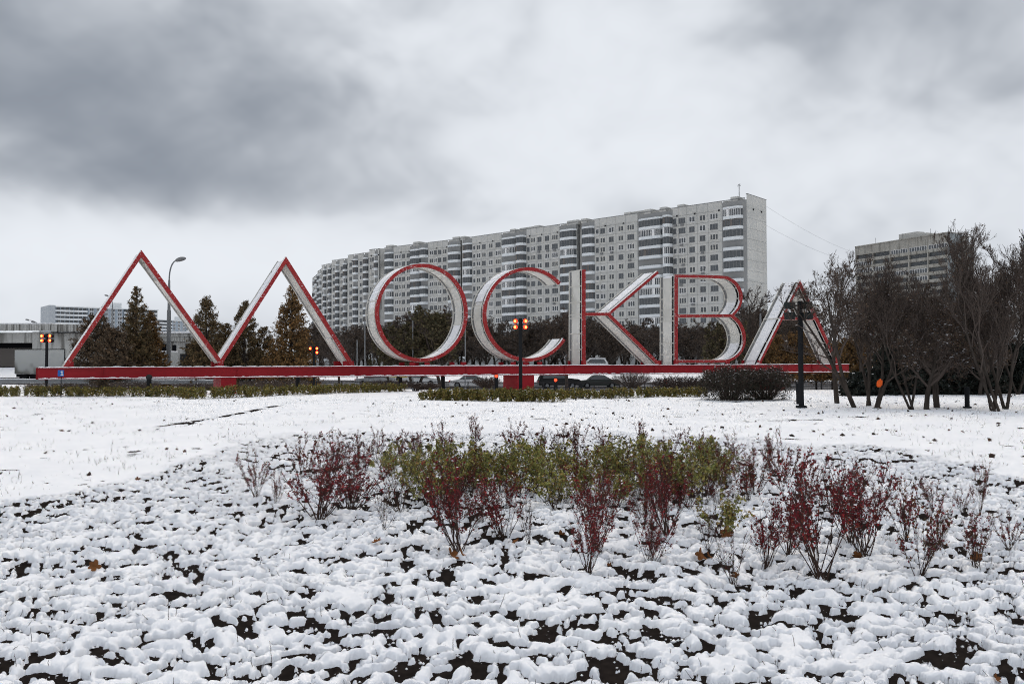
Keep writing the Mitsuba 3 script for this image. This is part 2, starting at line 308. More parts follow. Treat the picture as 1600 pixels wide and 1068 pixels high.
def arc(cx, cy, rx, ry, a0, a1, n): return [(cx + rx * math.cos(math.radians(a)), cy - ry * math.sin(math.radians(a))) for a in np.linspace(a0, a1, n)]
def smooth_path(pts, n=4):                      # Catmull-Rom through the points
    p = np.array([pts[0]] + list(pts) + [pts[-1]], float); out = []
    for i in range(1, len(p) - 2):
        for t_ in np.arange(n) / n:
            out.append(.5 * (2 * p[i] + (p[i + 1] - p[i - 1]) * t_ + (2 * p[i - 1] - 5 * p[i] + 4 * p[i + 1] - p[i + 2]) * t_ ** 2 + (3 * p[i] - p[i - 1] - 3 * p[i + 1] + p[i + 2]) * t_ ** 3))
    return [tuple(q) for q in out] + [tuple(p[-2])]
LET = [
    ('sharp-pointed red and white letter \u041c shaped like two peaks', .225, [[(101, 575), (221, 396), (345, 566), (447, 406), (553.5, 575)]], [(110, 573), (345, 572), (549, 572), (541, 572)]),
    ('round red and white letter \u041e', .228, [arc(659, 488.5, 69.5, 74, -95, 265, 72)], [(645, 571), (668, 571), (725, 571)]),
    ('open round red and white letter \u0421', .228, [arc(825, 491, 67.5, 71, 43, 327, 56)], [(803, 571), (822, 571), (844, 571)]),
    ('angular red and white letter \u041a', .205, [[(913, 421), (913, 570.5)], [(913, 490.5), (951, 490.5)], [(951, 490.5), (1028, 425)], [(951, 490.5), (1033, 572)]], [(913, 569), (1028, 569)]),
    ('double-bowed red and white letter \u0412', .205, [[(1057.3, 571), (1057.3, 432)] + smooth_path([(1057.3, 431), (1125, 432.5), (1142, 436.5), (1153, 446), (1158.3, 459), (1157.5, 472), (1152.5, 483), (1144, 493)]),
        [(1057.3, 493.5), (1146, 493)], smooth_path([(1144, 493), (1155, 503), (1162, 517), (1163.6, 531), (1160, 545), (1151, 556), (1139, 562.5), (1124, 564), (1057.3, 564.2)])], [(1057.3, 570), (1138, 570)]),
    ('pointed red and white letter \u0410 half behind bare branches', .205, [[(1184.5, 572), (1250, 441), (1311, 572)], [(1220, 497.3), (1277, 497.3)]], [(1188, 569), (1307, 569)]),
]
for li, (lab, wd, paths, feet) in enumerate(LET):
    lines = [LineString([sgn(*p) for p in path]) for path in paths]
    clipb = sbox(-5, BT + .012, 90, 30)
    def prof(w, extra=0): return unary_union([l.buffer(w / 2, join_style=2, cap_style=2, mitre_limit=6) for l in lines]).intersection(clipb)
    key = put('letter', inw(uvw(prof(wd), -.02, .20)), 'm_red', sign, label=lab)
    put('lip', inw(uvw(prof(wd + .03).difference(prof(wd - .13)), .20, .27)), 'm_cream', key)
    put('back_frame', inw(uvw(prof(.13), 2.58, 2.70)), 'm_cream', key)
    put('back_rail', inw(uvw(prof(.09), 2.16, 2.20)), 'm_cream', key)
    put('gap_shade_strip', inw(uvw(prof(.05), .27, .70)), 'm_black', key); put('gap_shade_strip', inw(uvw(prof(.05), 2.22, 2.56)), 'm_grey', key)  # black and grey strips set into the open gaps, standing in for their shade
    br, seed = [], np.random.default_rng(li + 3)
    for l in lines:
        n = max(1, round(l.length / 2.3)) if li in (0, 3, 5) else max(1, round(l.length / 1.75))
        cuts = np.linspace(0, l.length, n + 1)
        for a, b_ in zip(cuts[:-1], cuts[1:]):
            seg = substring(l, a + .012, b_ - .012)
            if seg.length < .3: continue
            sag = seed.normal(0, .018)
            po = seg.buffer(.028, join_style=2, cap_style=2).intersection(clipb)
            if po.is_empty: continue
            m = uvw(po, .74 + seed.normal(0, .02), 2.14)
            mid_ = np.array([seg.interpolate(.5, True).x, 0, seg.interpolate(.5, True).y])
            A = np.eye(4); rot = seed.normal(0, .022)
            A[0, 0] = A[2, 2] = math.cos(rot); A[0, 2], A[2, 0] = math.sin(rot), -math.sin(rot); A[:3, 3] = mid_ - A[:3, :3] @ mid_ + np.array([sag, 0, sag])
            put('panel', inw(xf(m, A)), 'm_panel', key)
            for s_ in (a, (a + b_) / 2):
                q = l.interpolate(s_)
                if q.y > BT + .1: br.append(bx(q.x - .035, q.x + .035,   .26, 2.60, q.y - .035, q.y + .035))
        for s_ in np.arange(.5, l.length - .3, .45):
            q = l.interpolate(s_)
    put('brackets', inw(cat(br)), 'm_cream', key, kind='stuff')
    # snow lying on panels that face upwards
    sn = []
    for l in lines:
        for s_ in np.arange(0, l.length - .16, .16):
            p0, p1 = np.array(l.interpolate(s_).coords[0]), np.array(l.interpolate(s_ + .16).coords[0])
            tdir = (p1 - p0) / max(np.linalg.norm(p1 - p0), 1e-6); nrm = np.array([-tdir[1], tdir[0]]) * (1 if tdir[0] >= 0 else -1)
            if abs(nrm[1]) > .28 and p0[1] > BT + .2 and seed.random() < .93:
                h_ = (.045 + .02 * seed.random()); a_, b2 = p0 + nrm * .028, p1 + nrm * .028
                v = [[a_[0], .74, a_[1]], [b2[0], .74, b2[1]], [b2[0], 2.14, b2[1]], [a_[0], 2.14, a_[1]]]
                u_ = [[a_[0] + nrm[0] * h_, .78, a_[1] + nrm[1] * h_], [b2[0] + nrm[0] * h_, .78, b2[1] + nrm[1] * h_], [b2[0] + nrm[0] * h_, 2.10, b2[1] + nrm[1] * h_], [a_[0] + nrm[0] * h_, 2.10, a_[1] + nrm[1] * h_]]
                sn.append((np.array(v + u_), np.array([[4, 5, 6], [4, 6, 7], [0, 1, 5], [0, 5, 4], [2, 3, 7], [2, 7, 6], [1, 2, 6], [1, 6, 5], [3, 0, 4], [3, 4, 7]])))
    if sn: put('snow', inw(cat(sn)), 'm_snow_plain', key, kind='stuff')
    for fx, fy in feet:
        u, _ = sgn(fx, fy)
        for w_ in (.02, 2.46):
            put('foot', inw(bx(u - .16, u + .16, w_, w_ + .2, BT, BT + (.34 if li in (0, 3, 4, 5) else .26))), 'm_beam_red', key)

# ---------------------------------------------------------------- apartment blocks
def facade(o, t, zr): return mat4(np.array([o[0], o[1], 0.0]), t, np.array([-t[1], t[0], 0]) * (-1), np.array([0, 0, 1.0]))
class Facade:
    """a vertical wall from o along the unit vector t; local x along it, y outwards, z up"""
    def __init__(s, o, q, away):
        s.o = np.array([o[0], o[1], 0.0]); d = np.array([q[0], q[1], 0.0]) - s.o; s.L = np.linalg.norm(d); s.t = d / s.L
        s.n = np.array([-s.t[1], s.t[0], 0]); s.n *= -1 if s.n @ np.array([away[0], away[1], 0]) > 0 else 1
        s.M = mat4(s.o, s.t, s.n, np.array([0, 0, 1.0]))
    def x(s, px):
        d = ray(px, 500); k = ((s.o - C0) @ s.n) / (d @ s.n); p = C0 + d * k
        return float((p - s.o) @ s.t)
    def M_at(s, x, y, z): 
        m = s.M.copy(); m[:3, 3] = (s.M @ np.array([x, y, z, 1]))[:3]; return m
def window_mesh(w, h, sashes):
    f = .10; fr = sbox(0, 0, w, h); holes = []
    xs_ = np.linspace(0, w, sashes + 1)
    for a, b_ in zip(xs_[:-1], xs_[1:]): holes.append(sbox(a + f * .8, f, b_ - f * .8, h - f))
    v, fc = ext(fr.difference(unary_union(holes)), 0, .10)
    frame_ = (np.stack([v[:, 0] - w / 2, -.16 + v[:, 2], v[:, 1] - h / 2], -1), fc[:, ::-1])
    sill = bx(-w / 2 - .08, w / 2 + .08, -.05, .10, -h / 2 - .10, -h / 2 - .02)
    pane = bx(-w / 2 + .03, w / 2 - .03, -.15, -.10, -h / 2 + .03, h / 2 - .03)
    return cat([frame_, sill]), pane
def panel_mesh(w, h, hole=None):
    po = sbox(-w / 2, -h / 2, w / 2, h / 2)
    if hole: po = po.difference(sbox(hole[0] - hole[2] / 2, hole[1] - hole[3] / 2, hole[0] + hole[2] / 2, hole[1] + hole[3] / 2))
    v, f = ext(po, -.22, 0)
    return np.stack([v[:, 0], v[:, 2], v[:, 1]], -1), f[:, ::-1]
def balcony_mesh(w, dpt, rg, kind):
    outer = Polygon([(0, 0), (.10 * w, dpt * .75), (.25 * w, dpt), (.75 * w, dpt), (.90 * w, dpt * .75), (w, 0)])
    inner = outer.buffer(-.12)
    par = cat([ext(outer.difference(inner), 0.0, .76), ext(outer, -.10, 0.0)])
    gl = ext(outer.buffer(-.10).difference(outer.buffer(-.22)), .76, 2.60) if kind != 'open' else ext(sbox(.1, .02, w - .1, .10), 0.05, 2.5)
    mu = []
    c_ = np.array(outer.buffer(-.06).exterior.coords)
    ln = LineString(c_[c_[:, 1] > .15] if (c_[:, 1] > .15).sum() > 1 else c_)
    if kind != 'open':
        n = max(3, int(ln.length / (.55 if kind == 'fine' else .9)))
        for k in range(n + 1):
            q = ln.interpolate(k / n, True); mu.append(bx(q.x - .05, q.x + .05, q.y - .05, q.y + .05, .76, 2.60))
        q0, q1 = ln.interpolate(rg.uniform(.1, .6), True), None
        if kind == 'fine':
            a = rg.uniform(.15, .7); q0, q1 = ln.interpolate(a, True), ln.interpolate(a + .12, True)
            mu.append(bx(min(q0.x, q1.x), max(q0.x, q1.x) + .05, min(q0.y, q1.y) - .02, max(q0.y, q1.y) + .05, .76, 2.60))
        mu.append(ext(outer.buffer(-.04).difference(outer.buffer(-.14)), 2.50, 2.60))
    else:
        for xx in (.12 * w, .5 * w): mu.append(bx(xx, xx + .9, .10, .16, .2, 2.2))
    return par, gl, cat(mu)
FRAME_MATS, PANE_MATS = ['m_white', 'm_cream', 'm_grey', 'm_grey'], ['m_glass', 'm_glass', 'm_glass', 'm_glass2']
block = 'apartment_block'
tag(block, 'long pale grey panel apartment block of many storeys with stacks of rounded balconies', 'building')
rb = np.random.default_rng(77)
WIN = {}
for sashes, w in ((2, 1.75), (3, 2.35), (1, 1.15)):
    for fm in range(4):
        fm_, pn_ = window_mesh(w, 1.55, sashes)
        WIN[sashes, fm] = (ply(fm_, FRAME_MATS[fm]), ply(pn_, PANE_MATS[fm]), ply(pn_, PANE_MATS[(fm + 1) % 4]), w)
ROWZ = lambda i: 41.9 - 2.8 * i
BAKE = {}
def bake(mat_, m): BAKE.setdefault(mat_, []).append(m)
AC = ply(cat([bx(-.42, .42, 0, .36, -.3, .3), bx(-.5, -.44, 0, .3, -.36, -.32)]), 'm_grey')
def section(F, stacks, wins, x0, x1, rows, rows_far, solo, nstacks_detail=True, zroof=45.7, zrow=ROWZ, bottom=-1.5, depth=11.5):
    """stacks: (xa, xb, depth); wins: (x, sashes); all in local metres"""
    put('wall', xf(bx(x0 + .35, x1 - .02, -depth, -.20, bottom, zroof - .5), F.M), 'm_joint', block)
    edges = sorted([(a, b_) for a, b_, *_ in stacks])
    free, cur = [], x0
    spans = []
    for a, b_ in edges:
        if spans and a - spans[-1][1] < .3: spans[-1][1] = max(b_, spans[-1][1])
        else: spans.append([a, b_])
    bays = []
    for a, b_ in spans + [[x1, x1]]:
        if a - cur > .4:
            ws = sorted([w_ for w_ in wins if cur < w_[0] < a])
            if not ws: bays.append((cur, a, None))
            else:
                ed = [cur] + [(p[0] + q[0]) / 2 for p, q in zip(ws[:-1], ws[1:])] + [a]
                bays += [(l_, r_, w_) for l_, r_, w_ in zip(ed[:-1], ed[1:], ws)]
        cur = b_
    top = zrow(0) + 1.4
    for bi, (l_, r_, w_) in enumerate(bays):
        cx_, ww = (l_ + r_) / 2, r_ - l_ - .07
        wv = WIN[w_[1], 0][3] if w_ else 0
        if w_: wv = min(wv, ww - .5)
        pm = panel_mesh(ww, 2.73, (w_[0] - cx_, .02, wv, 1.55) if w_ else None)
        d_ = ply(pm, 'm_concrete')
        for i in range(rows):
            M_ = F.M_at(cx_, 0, zrow(i))
            if solo and i < rows_far: put('panel', d_, None, block, M=T(M_))
            else: bake('m_concrete', xf(pm, M_))
            if w_:
                fm = int(rb.integers(4)); fr, p1, p2, wn = WIN[w_[1], fm]
                S_ = np.diag([wv / wn, 1, 1, 1.0]); Mw = F.M_at(w_[0], 0, zrow(i) + .02) @ S_
                if solo and i < rows_far:
                    k = put('window', fr, None, block, M=T(Mw)); put('pane', p1 if rb.random() < .8 else p2, None, k, M=T(Mw))
                    if rb.random() < .09: put('air_conditioner', AC, None, block, M=T(F.M_at(w_[0] + rb.uniform(-.4, .4), .02, zrow(i) - 1.2)))
                else:
                    f_, p_ = window_mesh(wv, 1.55, w_[1]); bake(FRAME_MATS[fm], xf(f_, F.M_at(w_[0], 0, zrow(i) + .02))); bake('m_glass', xf(p_, F.M_at(w_[0], 0, zrow(i) + .02)))
        put('attic_panel', xf(panel_mesh(ww, zroof - top - .06), F.M_at(cx_, 0, (top + zroof) / 2)), 'm_concrete', block)
        if bi % 2 == 0: put('vent', xf(bx(-.25, .25, 0, .12, -.2, .2), F.M_at(cx_ - ww * .3, 0, top + .05)), 'm_dark', block)
    for a, b_ in spans:
        put('attic_panel', xf(panel_mesh(b_ - a, zroof - top - .06), F.M_at((a + b_) / 2, -.6, (top + zroof) / 2)), 'm_concrete', block)
        bake('m_concrete', xf(bx(a, b_, -.55, -.5, bottom, top), F.M))
    for a, b_, dp in stacks:
        w = b_ - a
        var = [(k, balcony_mesh(w, dp, rb, k)) for k in ('open', 'wide', 'fine', 'fine')]
        V = [(k, ply(m[0], 'm_parapet', smooth=20), ply(m[1], g_), ply(m[2], f_)) for (k, m), g_, f_ in zip(var, ('m_brown', 'm_glass', 'm_glass2', 'm_glass'), ('m_dark', 'm_grey', 'm_brown', 'm_white'))]
        for i in range(rows):
            k, pa, gl, mu = V[int(rb.choice(4, p=[.25, .3, .3, .15]))]
            M_ = T(F.M_at(a, -.4, zrow(i) - 1.35))
            kk = put('balcony', pa, None, block, M=M_)
            put('glazing', gl, None, kk, M=M_); put('mullions', mu, None, kk, M=M_)
        capm = ext(Polygon([(0, 0), (.10 * w, dp * .75), (.25 * w, dp), (.75 * w, dp), (.90 * w, dp * .75), (w, 0)]), 0, .55)
        put('balcony_roof', xf(capm, F.M_at(a, -.4, top - .08)), 'm_parapet', block, smooth=20)
    put('roof_coping', xf(bx(x0 - .1, x1 + .1, -.35, .06, zroof, zroof + .14), F.M), 'm_grey', block)
PR = np.array([62.3, 222.0]); DR = np.array([-.752, .659])
NB = np.array([.659, .752])                      # into the block
def sec_px(F, stacks, wins, e0, e1, **kw):
    f = F.x
    section(F, [(min(f(a), f(b_)), max(f(a), f(b_)), d_) for a, b_, d_ in stacks], [(f(p), s_) for p, s_ in wins], min(f(e0), f(e1)), max(f(e0), f(e1)), **kw)
F1 = Facade(PR, PR + DR * 105, NB)
sec_px(F1, [(910, 930, 1.5), (997.5, 1039, 1.5), (1039, 1052.5, 2.3), (1130, 1164, 1.5)], [(934, 1), (942.5, 2), (956, 2), (971, 2), (986.5, 3), (1055.5, 1), (1067, 3), (1082.5, 2), (1099, 2), (1117, 3)], 909, 1165, rows=14, rows_far=13, solo=True)
sec_px(F1, [(723.6, 738, 1.5), (784, 809, 1.5), (809, 823, 2.3), (875, 901, 1.5)], [(741, 1), (747.8, 2), (756.3, 2), (767, 2), (778.6, 3), (826, 1), (833.4, 3), (843.5, 2), (855.3, 2), (867.5, 3)], 722, 902, rows=14, rows_far=13, solo=True)
xa, xb = sorted((F1.x(902), F1.x(909)))
put('stair_wall', xf(bx(xa, xb, -11, -1.6, -1.5, 46.2), F1.M), 'm_stained', block)
P3_ = F1.o[:2] + DR * F1.x(720)
F3 = Facade(P3_, at(601, 500, 314)[:2], NB)
sec_px(F3, [(601.5, 615, 1.5), (641, 658, 1.5), (658, 669, 2.2), (700, 719, 1.5)], [(619.5, 2), (625, 2), (630.5, 2), (638, 2), (674, 2), (680.5, 2), (687, 2), (695, 2)], 600.8, 719.5, rows=14, rows_far=0, solo=False)
put('stair_wall', xf(bx(F3.x(720), F1.x(722) - F1.x(720) + .5, -11, -2, -1.5, 46), F3.M), 'm_stained', block)
far = [(592, 316, 577, 319), (577, 326, 543.5, 335), (543.5, 344, 518.5, 351), (518.5, 360, 502.5, 368), (502.5, 381, 496, 392), (496, 402, 488, 422)]
prev = None
for k, (pa, da, pb, db) in enumerate(far):
    A_, B_ = at(pa, 500, da)[:2], at(pb, 500, db)[:2]
    Fk = Facade(A_, B_, NB); L = Fk.L
    if k == 0: st, wn = [(L * .10, L * .42, 1.4)], [(L * .62, 2), (L * .85, 2)]
    elif L < 24: st, wn = [(L * .04, L * .26, 1.4), (L * .52, L * .74, 1.4)], [(L * .38, 2), (L * .87, 2)]
    else: st, wn = [(L * .04, L * .20, 1.4), (L * .42, L * .58, 1.4)], [(L * .28, 2), (L * .36, 2), (L * .68, 2), (L * .78, 2), (L * .92, 2)]
    section(Fk, st, wn, 0, L, rows=14, rows_far=0, solo=False)
bake('m_stained', xf(bx(0, 14, -10, -.1, -1.5, 45.9), Facade(at(592, 500, 317)[:2], at(600.5, 500, 324)[:2], NB).M))
# the end wall: three columns of big blank panels
FE = Facade(PR, PR + NB * 11.6, DR)
put('wall', xf(bx(.05, 11.5, -8, -.2, -1.5, 45.3), FE.M), 'm_joint', block)
ce = [0, 5.6, 9.1, 11.6]
for l_, r_ in zip(ce[:-1], ce[1:]):
    d_ = ply(panel_mesh(r_ - l_ - .05, 2.75), 'm_concrete')
    for i in range(15): put('end_panel', d_, None, block, M=T(FE.M_at((l_ + r_) / 2, 0, ROWZ(i))))
    put('attic_panel', xf(panel_mesh(r_ - l_ - .05, 3.4), FE.M_at((l_ + r_) / 2, 0, 45.0)), 'm_concrete', block)
for xx in (3.5, 8.4): put('vent', xf(bx(-.3, .3, 0, .12, -.22, .22), FE.M_at(xx, 0, 43.0)), 'm_dark', block)
put('roof_coping', xf(bx(-.1, 11.7, -.35, .06, 46.7, 46.85), FE.M), 'm_grey', block)
for px_ in (1064, 1148, 980, 1012, 1036, 890, 898, 912, 722, 800, 838): 
    x_ = F1.x(px_); put('parapet_block', xf(bx(x_ - 1.2, x_ + .9, -3.0, -.15, 45.2, 46.5), F1.M), 'm_concrete', block)
for px_ in (650, 712, 607): x_ = F3.x(px_); put('parapet_block', xf(bx(x_ - 1.5, x_ + 1.5, -3.0, -.15, 45.2, 46.6), F3.M), 'm_concrete', block)
put('lift_house', xf(bx(F1.x(1010), F1.x(975), -8, -4, 45, 47.2), F1.M), 'm_concrete', block)
put('lift_house', xf(bx(F1.x(832), F1.x(800), -8, -4, 45, 47.2), F1.M), 'm_concrete', block)
ant = F1.M_at(F1.x(1152), -2, 45.5)
put('antenna', xf(cat([bx(-.07, .07, -.07, .07, 0, 4.6), bx(-.5, .5, -.05, .05, 4.0, 4.12), bx(-.35, .35, -.05, .05, 4.4, 4.55)]), ant), 'm_grey', block)
for m_, ms in BAKE.items():
    nm = {'m_concrete': 'wall_panels', 'm_glass': 'window_panes', 'm_white': 'window_frames', 'm_cream': 'window_frames', 'm_grey': 'window_frames'}.get(m_, 'loggia_walls')
    put(nm, cat(ms), m_, block, kind='stuff')

# a lower block to the right, half hidden by the trees
BAKE.clear()
blk2 = 'balcony_block'
tag(blk2, 'weathered concrete apartment block with full-width balcony bands behind the bare trees on the right', 'building')
A2, B2 = at(1482, 450, 300)[:2], at(1338, 450, 336)[:2]
G2 = Facade(A2, B2, NB); L2 = G2.L; ZR = 1.65 + (568 - 362) * 300 / FPX
put('wall', xf(bx(0.02, L2, -7.3, -1.6, -2, ZR - .3), G2.M), 'm_stained2', blk2)
put('roof_slab', xf(bx(-.2, L2 + .2, -7.3, .3, ZR - .3, ZR + .1), G2.M), 'm_stained2', blk2)
bw = L2 / 5
r2 = np.random.default_rng(9)
for k in range(6):
    put('pier', xf(bx(max(k * bw - .2, 0), k * bw + .2, -1.6, .12, -2, ZR - .3), G2.M), 'm_stained2', blk2)
for k in range(5):
    put('attic_panel', xf(bx(k * bw + .22, (k + 1) * bw - .22, -.3, .05, ZR - 3.6, ZR - .32), G2.M), 'm_stained2', blk2)
    lp = ply(cat([bx(.25, bw - .25, -.1, .02, 0, 1.05), bx(.25, bw - .25, -1.6, -.1, -.15, .05)]), 'm_stained2')
    gl = ply(bx(.25, bw - .25, -.9, -.8, 1.0, 2.6), 'm_glass'); gl2 = ply(bx(.25, bw - .25, -.12, -.05, 1.05, 2.6), 'm_glass2')
    mu = ply(cat([bx(x_, x_ + .12, -.05, 0.0, 1.05, 2.6) for x_ in np.linspace(.3, bw - .45, 8)] + [bx(.3, bw - .3, -.05, 0, 2.5, 2.62)]), 'm_white')
    for i in range(10):
        M_ = T(G2.M_at(k * bw, 0, ZR - 6.2 - 2.75 * i))
        kk = put('balcony', lp, None, blk2, M=M_)
        if (i == 0 and k < 3) or r2.random() < .28: put('glazing', gl2, None, kk, M=M_); put('mullions', mu, None, kk, M=M_)
        else: put('glazing', gl, None, kk, M=M_)
E2 = Facade(A2, at(1503, 450, 308)[:2], np.array([-1, .5]))
diffuse('m_endgrey', .23, .255, .265); put('end_wall', xf(bx(-.45, -.02, -7.35, .14, -2, ZR - .31), G2.M), 'm_endgrey', blk2)
W2 = Facade(at(1503, 450, 304)[:2], at(1523, 450, 306)[:2], np.array([0, 1.0]))
put('side_wing', xf(bx(0, W2.L, -10, 0, -2, ZR - .6), W2.M), 'm_stained2', blk2)
for i in range(8):
    put('wing_window', xf(bx(W2.L * .55, W2.L * .93, -.2, .06, ZR - 6 - 2.75 * i, ZR - 4.6 - 2.75 * i), W2.M), 'm_glass', blk2)
put('wing_panel', xf(bx(W2.L * .45, W2.L * .93, 0, .1, ZR - 3.8, ZR - 1), W2.M), 'm_parapet', blk2)
put('lift_house', xf(bx(L2 * .36, L2 * .56, -7, -3, ZR, ZR + 2.6), G2.M), 'm_concrete', blk2); put('lift_house', xf(bx(L2 * .26, L2 * .359, -7, -3, ZR, ZR + 1.6), G2.M), 'm_concrete', blk2)
for x_ in (.02, .2, .5, .8): put('antenna', xf(bx(L2 * x_, L2 * x_ + .1, -2, -1.9, ZR, ZR + 2.6), G2.M), 'm_grey', blk2)

diffuse('m_bluepale', .40, .43, .46)
# the blue-grey block far away on the left, and the one beyond it
def far_block(name, label, pa, da, pb, db, ptop, floors, fl_px, endpx):
    tag(name, label, 'building')
    A_, B_ = at(pa, 480, da)[:2], at(pb, 480, db)[:2]; G = Facade(A_, B_, np.array([0, 1.0])); L = G.L
    zt = EYE + (hz(pa) - ptop) * da / FPX; fh = fl_px * da / FPX
    put('wall', xf(bx(0, L, -13, -1.2, -3, zt - .3), G.M), 'm_bluegrey', name)
    put('roof_slab', xf(bx(-.3, L + .3, -13, .2, zt - .3, zt + .2), G.M), 'm_parapet', name)
    nb = max(3, int(L / 13)); bw_ = L / nb; g = np.random.default_rng(len(name))
    for k in range(nb):
        if k % 2 == 0:
            pr = ply(bx(.2, bw_ - .2, -1.2, 0, 0, fh * .42), 'm_parapet'); gl_ = ply(bx(.2, bw_ - .2, -1.1, -.35, fh * .42, fh * .98), 'm_glass')
            mu_ = ply(cat([bx(x_, x_ + .25, -.3, -.1, fh * .42, fh * .98) for x_ in np.linspace(.3, bw_ - .6, 9)]), 'm_bluegrey')
            for i in range(floors):
                M_ = T(G.M_at(k * bw_, 0, zt - .4 - fh * (i + 1))); kk = put('balcony', pr, None, name, M=M_); put('glazing', gl_, None, kk, M=M_)
                if g.random() < .6: put('mullions', mu_, None, kk, M=M_)
        else:
            put('wall_strip', xf(bx(.0, bw_, -1.2, -.6, -3, zt - .3), G.M_at(k * bw_, 0, 0)), 'm_bluegrey', name)
            wf, wp = ply(cat([bx(0, 1.9, -.55, -.45, 0, .12), bx(0, 1.9, -.55, -.45, 1.45, 1.57), bx(0, .12, -.55, -.45, .12, 1.45), bx(.9, 1.02, -.55, -.45, .12, 1.45), bx(1.78, 1.9, -.55, -.45, .12, 1.45)]), 'm_white'), ply(bx(.1, 1.8, -.6, -.52, .1, 1.5), 'm_glass')
            for i in range(floors):
                for x_ in np.linspace(.8, bw_ - 2.7, max(2, int(bw_ / 3.2))):
                    M_ = T(G.M_at(k * bw_ + x_, 0, zt - .4 - fh * (i + 1) + fh * .35)); kk = put('window', wf, None, name, M=M_); put('pane', wp, None, kk, M=M_)
    for k in range(nb):
        if k % 2 == 1: put('lift_house', xf(bx(0, 4.5, -8, -3, 0, 3.0), G.M_at(k * bw_ + bw_ * .7, 0, zt)), 'm_parapet', name)
    if endpx:
        E = Facade(A_, at(endpx, 480, da + 14)[:2], np.array([1, 0.5])); put('end_wall', xf(bx(-.4, E.L, -2, .7, -3, zt + .5), E.M), 'm_bluepale', name)
far_block('blue_apartment_block', 'blue-grey apartment block far behind the low concrete building, behind the first peak of the sign', 79, 400, 247, 430, 478, 8, 6.6, 66)
far_block('distant_apartment_block', 'small distant pale apartment block right of the street lamp above the low concrete building', 248, 560, 312, 590, 499, 7, 5.2, None)

# ---------------------------------------------------------------- road, barrier, wall building
rc = np.arange(-160, 161, 4.0)
def strip(y0, y1, dz, n=6):
    ys_ = np.linspace(y0, y1, n); X, Y_ = np.meshgrid(rc, ys_); Z = terrain(X, Y_) + dz
    r_, c_ = np.meshgrid(np.arange(n - 1), np.arange(len(rc) - 1), indexing='ij'); i_ = (r_ * len(rc) + c_).ravel(); w_ = len(rc)
    return np.stack([X.ravel(), Y_.ravel(), Z.ravel()], -1), np.vstack([np.stack([i_, i_ + 1, i_ + 1 + w_], -1), np.stack([i_, i_ + 1 + w_, i_ + w_], -1)])
def road_c(p, n, uv):
    return mix((0.06, 0.06, 0.065), (0.30, 0.305, 0.32), sst(0.5, 0.75, fbm(p.x * 0.15, p.y * 1.6, 0, 3)))
mat('m_road', {'type': 'diffuse', 'reflectance': mikit.proc(road_c)})
put('road', strip(84, 106, 0.10), 'm_road'); tag('road', kind='structure')
k_ = put('road', strip(111, 119, 0.08), 'm_road'); tag(k_, kind='structure')
def solid(polyxz, y0, y1, M):                    # a side profile (x, z) extruded across y
    v, f = ext(polyxz, y0, y1); return xf((np.stack([v[:, 0], v[:, 2], v[:, 1]], -1), f[:, ::-1]), M)
barrier = 'crash_barrier'
tag(barrier, 'grey steel crash barrier running along the road behind the sign', 'barrier')
bxs = np.arange(-64, -21, 2.0); BY = 66.0
rail = np.array([[[x, BY, terrain(x, BY) + .05 + z] for x in bxs] for z in (.50, .60, .72, .80)])
V = np.vstack([np.stack([bxs, np.full_like(bxs, BY + o), terrain(bxs, BY) + .05 + z], -1) for z, o in ((.48, 0), (.56, -.07), (.64, 0), (.72, -.07), (.80, 0))]); nb_ = len(bxs)
Fq = [[a * nb_ + i, a * nb_ + i + 1, (a + 1) * nb_ + i + 1, (a + 1) * nb_ + i] for a in range(4) for i in range(nb_ - 1)]
put('rail', (V, np.array(Fq)), 'm_steel', barrier)
for x in bxs[::2]: put('post', bx(x - .07, x + .07, BY + .02, BY + .16, terrain(x, BY) - .1, terrain(x, BY) + .80), 'm_steel', barrier)
put('snow_line', cat([bx(x, x + 2, BY - .06, BY + .04, terrain(x, BY) + .85, terrain(x, BY) + .90) for x in bxs[:-1]]), 'm_snow_plain', barrier)

rl = 'road_railing'
tag(rl, 'thin dark railing along the road under the beam, right of the first peaks', 'railing')
rx = np.arange(-21.5, 40, 2.0)
for z_ in (.42, .78): put('rail', tubes([np.stack([rx, np.full_like(rx, 67.0), terrain(rx, 67.0) + z_], -1)], [np.full(len(rx), .035)], 5), 'm_dark', rl)
for x in rx: put('post', bx(x - .04, x + .04, 66.96, 67.04, terrain(x, 67.0) - .1, terrain(x, 67.0) + .85), 'm_dark', rl)
wall = 'concrete_building'
tag(wall, 'long low stained concrete building with a fluted fascia and dark openings at the far left', 'building')
WY = 112.0
def wx(px): return at(px, 550, WY)[0]
def wz(py, px=100): return EYE + (hz(px) - py) * WY / FPX
zg = -1.5
put('wall', bx(wx(-140), wx(50), WY, WY + 12, wz(535), wz(519)), 'm_stained', wall)
put('wall', bx(wx(50), wx(240), WY + .02, WY + 12, zg, wz(518)), 'm_stained', wall)
put('wall', bx(wx(240), wx(352), WY + 2, WY + 12, zg, wz(532)), 'm_stained', wall)
put('gate', bx(wx(-140), wx(50), WY + 1.5, WY + 1.8, zg, wz(543)), 'm_brown', wall)
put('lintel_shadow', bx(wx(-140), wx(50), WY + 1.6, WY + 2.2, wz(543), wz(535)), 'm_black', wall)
put('roof_edge', bx(wx(-140), wx(82), WY - .5, WY + 12, wz(506), wz(504.5)), 'm_snow_plain', wall)
def planks(p0, p1, t_, b_, yy, nm, step=2.6, m='m_stained'):
    g = np.random.default_rng(int(p1)); out = []
    for px in np.arange(p0, p1, step):
        o = g.uniform(0, .10); out.append(bx(wx(px), wx(px + step * .84), yy - .25 - o, yy + .1, wz(b_ + g.uniform(-.4, .4)), wz(t_ + g.uniform(-.3, .3))))
    put(nm, cat(out), m, wall, kind='stuff')
